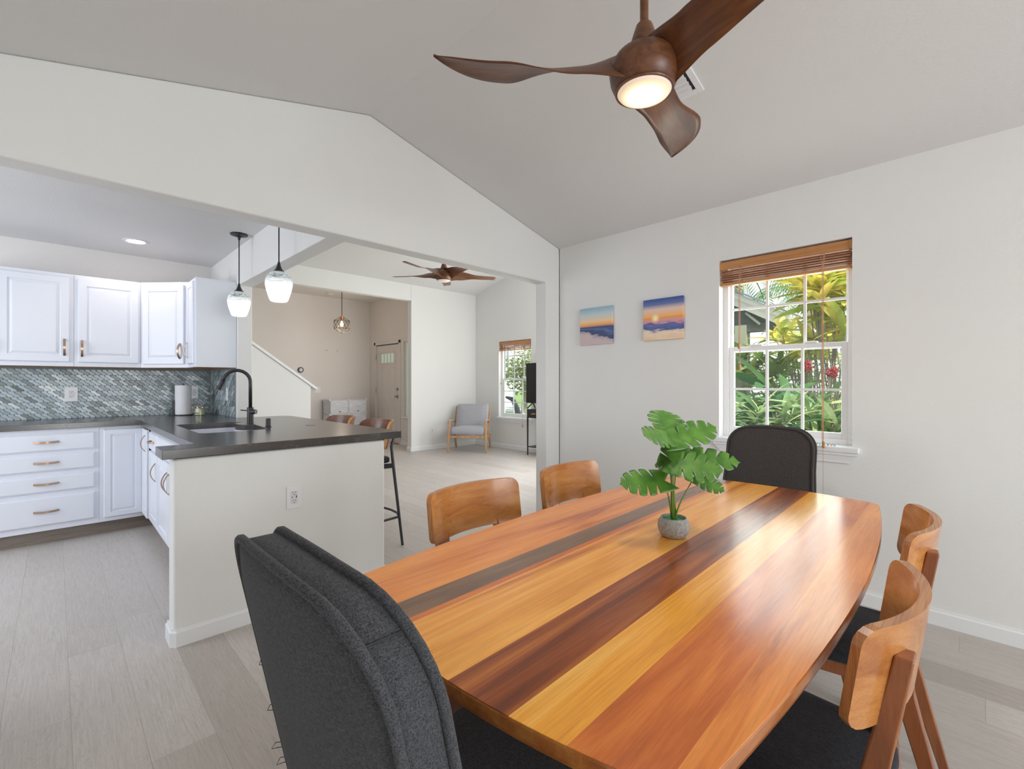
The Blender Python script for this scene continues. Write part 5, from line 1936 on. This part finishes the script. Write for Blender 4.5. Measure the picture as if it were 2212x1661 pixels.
th_ = thing('thermostat', 'round black ringed thermostat on the foyer wall above the stair wall', 'thermostat', (3.43, FY1 - 0.0005, 1.484))
obj('mount_ring', MB().tube([(0, 0, 0), (0, -0.020, 0), (0, -0.024, 0)], [0.055, 0.054, 0.048], 28), M_black, th_)
obj('dial_face', MB().tube([(0, -0.0235, 0), (0, -0.0265, 0)], 0.034, 24), plain('dial', (0.42, 0.42, 0.48), 0.2), th_)
sd = thing('smoke_detector', 'round white smoke detector on the foyer ceiling', 'smoke detector', (3.845, 9.0, FZ))
obj('housing', MB().lathe([(0.001, -0.0), (0.075, 0), (0.075, -0.018), (0.06, -0.034), (0.001, -0.036)], (0, 0, 0), 28), M_dfoyer, sd)
obj('grille', MB().lathe([(0.050, -0.030), (0.050, -0.039), (0.001, -0.040)], (0, 0, 0), 24), M_dfoyer, sd)
for i, x in enumerate((3.942, 4.166)):
    hk = obj('wall_hook', MB().tube([(0, 0, 0), (0, -0.018, 0), (0, -0.022, 0.012)], [0.006, 0.004, 0.004], 6), M_slot)
    hk.location = (x, FY1 - 0.0005, 1.892)
    tag(hk, ('tiny dark hook in the foyer wall, the one nearer the stair' if i == 0 else 'tiny dark hook in the foyer wall, the one nearer the front door'), 'hook', 'hooks in the foyer wall')

# ================================================================== OUTSIDE
k = NT('lawn')
v = coords(k, rand=False)
n = k.n('ShaderNodeTexNoise', Scale=3.0, Detail=5.0)
k.l(v, n.inputs['Vector'])
k.l(ramp(k, n.outputs[0], [(0.3, (0.10, 0.19, 0.04)), (0.7, (0.26, 0.36, 0.10))]), k.b.inputs['Base Color'])
k.b.inputs['Roughness'].default_value = 0.9
M_lawn = k.m
struct(obj('ground_lawn', MB().box(6.18, 60, -20, 60, -0.35, -0.28).box(3.34, 6.18, -20, 2.62, -0.35, -0.28), M_lawn))
struct(obj('road', MB().box(17.0, 21.0, -10, 60, -0.282, -0.262), plain('asphalt', (0.42, 0.41, 0.40), 0.9)))

LR = random.Random(11)


def leafm(name, c0, c1, c2=None):
    k = NT(name)
    oi = k.n('ShaderNodeObjectInfo')
    st = [(0.0, c0), (1.0, c1)] if c2 is None else [(0.0, c0), (0.5, c1), (1.0, c2)]
    base = ramp(k, oi.outputs['Random'], st)
    # pale margin along the blade
    v_ = coords(k, rand=True)
    n_ = k.n('ShaderNodeTexNoise', Scale=6.0, Detail=2.0)
    k.l(v_, n_.inputs['Vector'])
    s2 = ramp(k, n_.outputs[0], [(0.35, (0.75, 0.78, 0.7)), (0.65, (1.15, 1.12, 1.05))])
    mx = k.n('ShaderNodeMixRGB', blend_type='MULTIPLY')
    mx.inputs[0].default_value = 1
    k.l(base, mx.inputs[1])
    k.l(s2, mx.inputs[2])
    k.l(mx.outputs[0], k.b.inputs['Base Color'])
    k.b.inputs['Roughness'].default_value = 0.45
    tl_ = k.n('ShaderNodeBsdfTranslucent')
    k.l(mx.outputs[0], tl_.inputs[0])
    ms = k.n('ShaderNodeMixShader')
    ms.inputs[0].default_value = 0.35
    k.l(k.b.outputs[0], ms.inputs[1])
    k.l(tl_.outputs[0], ms.inputs[2])
    k.l(ms.outputs[0], k.out.inputs[0])
    return k.m


L_var = leafm('leaf_variegated', (0.10, 0.22, 0.10), (0.30, 0.46, 0.20), (0.72, 0.78, 0.42))
L_yel = leafm('leaf_yellow', (0.40, 0.52, 0.10), (0.80, 0.72, 0.16), (0.98, 0.80, 0.26))
L_palm = leafm('leaf_palm', (0.10, 0.22, 0.10), (0.22, 0.36, 0.14), (0.60, 0.62, 0.22))
L_ging = leafm('leaf_ginger', (0.05, 0.17, 0.06), (0.14, 0.30, 0.10))
L_mid = leafm('leaf_mid', (0.12, 0.24, 0.07), (0.34, 0.42, 0.12))
M_bark = plain('bark', (0.26, 0.24, 0.19), 0.9)
M_red = plain('red_bloom', (0.34, 0.02, 0.03), 0.6)


def blade_mesh(name, L, W, droop, mat, seg=5):
    pts, fs = [], []
    for i in range(seg + 1):
        u_ = i / seg
        ww = W / 2 * (math.sin(pi * min(1, 0.08 + 0.92 * u_)) ** 0.7 if u_ < 1 else 0.02)
        x = L * (u_ - 0.12 * droop * u_ ** 2)
        z_ = -droop * L * u_ * u_ * 0.5
        pts += [(x, -ww, z_ + ww * 0.35), (x, 0, z_), (x, ww, z_ + ww * 0.35)]
    for i in range(seg):
        a = i * 3
        fs += [(a, a + 3, a + 4, a + 1), (a + 1, a + 4, a + 5, a + 2)]
    m = MB().add(pts, fs).mesh(name)
    m.materials.append(mat)
    m.shade_smooth()
    return m


def leafy(label, name, cat, loc, mat, stems, spread, height, nleaf, L, W, droop, group, zlow=0.0, rosette=True, seed=1, bias=None):
    """stems with rosettes of separate leaves"""
    rr = random.Random(seed)
    t = thing(name, label, cat, loc, 0, group)
    ms = [blade_mesh('leaf', L * s_, W * s_, d_, mat) for s_, d_ in ((1.0, droop), (0.8, droop * 1.3), (1.15, droop * 0.7))]
    sm = MB()
    heads = []
    for i in range(stems):
        a = rr.uniform(0, 2 * pi)
        r_ = spread * math.sqrt(rr.random())
        h = zlow + (height - zlow) * rr.random() ** 0.8
        hx = Vector((r_ * math.cos(a), r_ * math.sin(a), h))
        heads.append(hx)
        b0 = Vector((hx.x * 0.10, hx.y * 0.10, 0)) if i % 3 else Vector((hx.x * 0.3, hx.y * 0.3, zlow * 0.5))
        sm.tube([b0, b0.lerp(hx, 0.5) + Vector((rr.uniform(-.12, .12), rr.uniform(-.12, .12), -0.05)), hx], [0.010, 0.008, 0.006], 6)
    obj('stem', sm, M_bark, t)
    per = nleaf // stems
    for hx in heads:
        for j in range(per):
            o = bpy.data.objects.new('leaf', rr.choice(ms))
            C.objects.link(o)
            o.parent = t
            o.location = hx + Vector((rr.uniform(-.01, .01), rr.uniform(-.01, .01), rr.uniform(-0.06, 0.02)))
            o.rotation_euler = (rr.uniform(-0.5, 0.5), -rr.uniform(-0.15, 1.15), rr.uniform(0, 2 * pi))
    return t


# variegated clumps under the window
vg = 'variegated shrubs under the window'
leafy('variegated green and cream bladed shrub seen low in the window, left of centre', 'variegated_shrub', 'shrub', (4.35, 1.32, -0.28), L_var, 12, 0.36, 1.30, 108, 0.36, 0.040, 0.8, vg, 0.75, seed=4)
leafy('variegated green and cream bladed shrub seen low in the window, middle clump', 'variegated_shrub', 'shrub', (4.25, 0.95, -0.28), L_var, 12, 0.36, 1.32, 108, 0.36, 0.042, 0.8, vg, 0.75, seed=5)
leafy('variegated green and cream bladed shrub seen low in the window, right clump', 'variegated_shrub', 'shrub', (4.45, 0.62, -0.28), L_var, 12, 0.36, 1.45, 108, 0.40, 0.042, 0.7, vg, 0.75, seed=6)
# ginger with wide leaves and red bloom
gn = leafy('broad leaved green ginger plant with dark red blooms behind the variegated shrubs', 'ginger_plant', 'plant', (5.05, 1.42, -0.28), L_ging, 7, 0.34, 1.50, 42, 0.42, 0.115, 0.5, None, 0.9, seed=8)
for (x, y, z_) in ((-0.05, -0.28, 1.66), (0.02, -0.46, 1.60), (0.1, -0.72, 1.85)):
    fb = MB()
    rr = random.Random(int(z_ * 100))
    for i in range(60):
        a, bq = rr.uniform(0, 2 * pi), rr.uniform(-1, 1)
        rad_ = 0.055 * rr.random() ** 0.4
        c_ = Vector((x + rad_ * math.cos(a) * (1 - bq * bq) ** 0.5, y + rad_ * math.sin(a) * (1 - bq * bq) ** 0.5, z_ + rad_ * bq))
        fb.lathe([(0.001, -0.012), (0.010, 0), (0.001, 0.014)], tuple(c_), 5)
    obj('red_bloom', fb, M_red, gn)
# tall yellow-green trees behind
yg = 'yellow leaved trees behind the window'
leafy('yellow leaved plumeria tree filling the upper right of the window view', 'yellow_leaf_tree', 'tree', (5.7, 1.04, -0.28), L_yel, 22, 0.40, 2.66, 286, 0.38, 0.085, 0.45, yg, 1.85, seed=12)
leafy('yellow leaved plumeria tree seen in the middle of the window behind the porch', 'yellow_leaf_tree', 'tree', (6.7, 1.50, -0.28), L_yel, 16, 0.46, 2.20, 176, 0.32, 0.07, 0.5, yg, 1.75, seed=13)
leafy('green bushy shrub behind the dining window at mid height', 'garden_shrub', 'shrub', (6.9, 1.75, -0.28), L_mid, 22, 0.75, 1.95, 242, 0.36, 0.065, 0.6, None, 0.9, seed=14)
leafy('green bushy shrub standing beyond the porch post', 'garden_shrub', 'shrub', (8.8, 2.4, -0.28), L_mid, 16, 1.1, 2.2, 150, 0.36, 0.07, 0.6, None, 0.8, seed=15)
hb = MB()
rr = random.Random(77)
# clipped hedge closing the garden
for i in range(5200):
    x, y, z_ = 10.4 + rr.uniform(-0.5, 0.5), rr.uniform(-1.5, 4.5), -0.28 + 2.1 * rr.random() + 0.15 * math.sin(i)
    a, b_ = rr.uniform(0, 2 * pi), rr.uniform(-0.8, 0.8)
    d = Vector((math.cos(a) * math.cos(b_), math.sin(a) * math.cos(b_), math.sin(b_))) * 0.12
    s_ = Vector((-math.sin(a), math.cos(a), 0.3)) * 0.03
    p = Vector((x, y, z_))
    hb.add([p, p + d * 0.5 + s_, p + d, p + d * 0.5 - s_], [(0, 1, 2, 3)])
hm = hb.mesh('garden_hedge')
hm.materials.append(L_mid)
ho = bpy.data.objects.new('garden_hedge', hm)
C.objects.link(ho)
tag(ho, 'green hedge closing the garden behind the trees', 'hedge')
ho['kind'] = 'stuff'

# palms: trunk and drooping feather fronds
def palm(label, loc, h, nf, Lf, seed, start=0.0, span=2 * pi):
    rr = random.Random(seed)
    t = thing('palm_tree', label, 'tree', loc, 0, 'palms beyond the garden')
    obj('trunk', MB().tube([(0, 0, 0), (0.05, 0.02, h * 0.5), (0, 0, h)], [0.11, 0.08, 0.07], 10), M_bark, t, smooth=True)
    for i in range(nf):
        a = start + span * (i + rr.uniform(-.2, .2)) / nf
        el = rr.uniform(0.1, 0.9)
        b = MB()
        mid = []
        K = 14
        p = Vector((0, 0, h))
        ang = el
        for q in range(K + 1):
            mid.append(p.copy())
            p = p + Vector((math.cos(a) * math.cos(ang), math.sin(a) * math.cos(ang), math.sin(ang))) * (Lf / K)
            ang -= rr.uniform(0.12, 0.19)
        b.tube(mid, [0.012 * (1 - q / (K + 1)) + 0.002 for q in range(K + 1)], 5)
        for q in range(1, K):
            for sg in (-1, 1):
                for e in (0, 0.5):
                    c_ = mid[q].lerp(mid[q + 1], e)
                    tn = (mid[q + 1] - mid[q]).normalized()
                    sd_ = tn.cross(Vector((0, 0, 1))).normalized() * sg
                    ll = 0.42 * math.sin(pi * (0.12 + 0.8 * q / K))
                    tip = c_ + sd_ * ll * 0.62 + tn * ll * 0.5 + Vector((0, 0, -ll * 0.62))
                    md = c_ + sd_ * ll * 0.4 + tn * ll * 0.25 + Vector((0, 0, -ll * 0.12))
                    w_ = tn * 0.014
                    b.add([c_, md + w_, tip, md - w_], [(0, 1, 2, 3)])
        fr = obj('frond', b, L_palm, t)
    return t


palm('palm tree with drooping fronds above the porch roof', (8.3, 2.9, -0.28), 3.4, 11, 1.7, 31)
palm('palm tree with drooping fronds above the yellow tree on the right', (7.6, 0.75, -0.28), 3.65, 14, 1.6, 33)
palm('slender palm in the gap of white sky between porch and yellow tree', (10.8, 2.45, -0.28), 3.3, 9, 1.5, 35)

# porch of the house wing, seen through the window
M_fas = plain('fascia_cream', (0.80, 0.78, 0.72), 0.6)
M_dark = plain('soffit_dark', (0.10, 0.115, 0.11), 0.8)
M_shing = plain('shingle_blue_grey', (0.20, 0.24, 0.30), 0.8)
po_ = thing('porch_roof', 'open porch roof with cream fascia boards, dark underside and square post', 'porch', (7.0, 2.4, -0.28))
ox, oy, oz = 7.0, 2.4, -0.28
ra, rb = (3.3, 2.72), (1.78, 2.16)       # rake: (y, z top) high and low end
prof = [(ra[0], ra[1] + 0.25), (2.45, 2.52), (1.78, 2.14)]
d1 = MB()
for (ya, za), (yb_, zb) in zip(prof[:-1], prof[1:]):
    obj('fascia', MB().prism([(ya - oy, za - 0.01 - oz), (yb_ - oy, zb - 0.01 - oz), (yb_ - oy, zb - 0.10 - oz), (ya - oy, za - 0.10 - oz)], -0.06, -0.02, 'x'), M_fas, po_)
    obj('fascia', MB().prism([(ya - oy, za - 0.10 - oz), (yb_ - oy, zb - 0.10 - oz), (yb_ - oy, zb - 0.21 - oz), (ya - oy, za - 0.21 - oz)], -0.03, 0.01, 'x'), M_fas, po_)
    obj('roofing', MB().prism([(ya - oy, za - oz), (yb_ - oy, zb - oz), (yb_ - oy, zb + 0.025 - oz), (ya - oy, za + 0.025 - oz)], -0.10, 0.45, 'x'), M_shing, po_)
obj('gable_infill', MB().prism([(3.3 - oy, 1.98 - oz), (1.88 - oy, 1.98 - oz), (1.88 - oy, 2.0 - oz), (2.45 - oy, 2.33 - oz), (3.3 - oy, 2.75 - oz)], 0.05, 0.10, 'x'), M_dark, po_)
obj('beam', MB().box(0.0, 0.14, 1.85 - oy, 3.3 - oy, 1.95 - oz, 2.06 - oz), M_dark, po_)
obj('brace', MB().bar((-0.01, 2.35 - oy, 2.22 - oz), (-0.01, 2.16 - oy, 2.04 - oz), 0.03, 0.05, up=(1, 0, 0)), plain('brace_grey', (0.24, 0.28, 0.24), 0.7), po_)
obj('post', MB().box(-0.02, 0.14, 2.345 - oy, 2.50 - oy, 0, 2.05 - oz), plain('post_olive', (0.40, 0.40, 0.30), 0.7), po_)

# neighbourhood seen through the living room window
nh = thing('neighbour_house', 'white neighbour house with grey gabled roof across the street', 'house', (24.5, 24.6, -0.28), math.radians(45))
M_hw = plain('house_white', (0.80, 0.80, 0.78), 0.7)
M_rf = plain('roof_grey', (0.40, 0.41, 0.44), 0.8)
obj('wall', MB().box(-5, 5, 0, 8, 0, 2.7), M_hw, nh)
obj('gable', MB().prism([(-1.2, 2.5), (5.4, 2.5), (2.2, 4.7)], -0.6, 0.0, 'y'), M_hw, nh)
obj('roof', MB().prism([(-5.6, 2.7), (-2.4, 4.6), (5.4, 4.6), (5.6, 2.7)], 0.5, 8, 'y'), M_rf, nh)
obj('rake_board', MB().prism([(-1.6, 2.45), (-1.6, 2.75), (2.2, 5.15), (2.2, 4.85)], -0.75, -0.6, 'y'), plain('rake_white', (0.86, 0.86, 0.86), 0.6), nh)
obj('rake_board', MB().prism([(6.0, 2.45), (6.0, 2.75), (2.2, 5.15), (2.2, 4.85)], -0.75, -0.6, 'y'), plain('rake_white', (0.86, 0.86, 0.86), 0.6), nh)
obj('window', MB().box(-3.6, -2.2, -0.05, 0.0, 0.9, 2.1), plain('house_window', (0.18, 0.22, 0.25), 0.2), nh)
obj('garage_door', MB().box(0.4, 4.2, -0.06, 0.0, 0.0, 2.1), plain('garage', (0.66, 0.62, 0.58), 0.6), nh)


def round_tree(label, loc, h, r, mat, seed, n=1500):
    rr = random.Random(seed)
    t = thing('street_tree', label, 'tree', loc, 0, 'trees across the street')
    obj('trunk', MB().tube([(0, 0, 0), (0.05, 0, h * 0.5), (0, 0.05, h)], [0.14, 0.11, 0.06], 8), M_bark, t)
    b = MB()
    for i in range(n):
        d = Vector((rr.gauss(0, 1), rr.gauss(0, 1), rr.gauss(0, 0.8))).normalized() * r * rr.random() ** 0.4
        p = Vector((0, 0, h)) + d
        a, e = rr.uniform(0, 2 * pi), rr.uniform(-1, 1)
        u_ = Vector((math.cos(a), math.sin(a), e)).normalized() * 0.17
        s_ = Vector((-math.sin(a), math.cos(a), 0.2)) * 0.07
        b.add([p, p + u_ * 0.5 + s_, p + u_, p + u_ * 0.5 - s_], [(0, 1, 2, 3)])
    c_ = obj('crown', b, mat, t)
    c_['kind'] = 'stuff'
    return t


L_st = leafm('leaf_street', (0.30, 0.36, 0.16), (0.50, 0.56, 0.24))
round_tree('tall leafy tree above the neighbour house roof', (14.5, 15.5, -0.28), 5.0, 2.3, L_st, 41, 2200)
round_tree('small yellow green tree in front of the neighbour house', (13.4, 12.9, -0.28), 1.9, 0.9, L_st, 42, 1100)
round_tree('pale tree at the right edge of the living room window view', (19.5, 17.3, -0.28), 3.2, 1.5, L_st, 43, 1100)
fe = thing('picket_fence', 'low white picket fence in front of the living room window', 'fence', (7.2, 7.4, -0.28), math.radians(-45))
for i in range(14):
    obj('picket', MB().box(-0.7 + i * 0.11, -0.7 + i * 0.11 + 0.06, -0.01, 0.01, 0.0, 0.80 + 0.03 * (i % 2)), M_hw, fe)
obj('rail', MB().box(-0.72, 0.82, 0.01, 0.03, 0.55, 0.60), M_hw, fe)
gmx = thing('exercise_machine', 'dark curved upright of an exercise machine outside the living room window', 'exercise machine', (7.05, 7.18, -0.28), math.radians(-45))
obj('base', MB().box(-0.25, 0.5, -0.22, 0.22, 0.0, 0.12), M_black, gmx, bevel=0.02)
obj('upright', MB().tube([(0.30, 0, 0.1), (0.22, 0, 0.55), (0.13, 0, 0.95), (0.04, 0, 1.14)], [0.085, 0.075, 0.06, 0.05], 10), plain('machine_grey', (0.09, 0.10, 0.11), 0.5), gmx, smooth=True)
obj('handlebar', MB().tube([(0.05, -0.2, 1.12), (-0.10, -0.16, 1.20), (0.05, 0, 1.18), (-0.10, 0.16, 1.20), (0.05, 0.2, 1.12)], 0.022, 8), M_black, gmx)
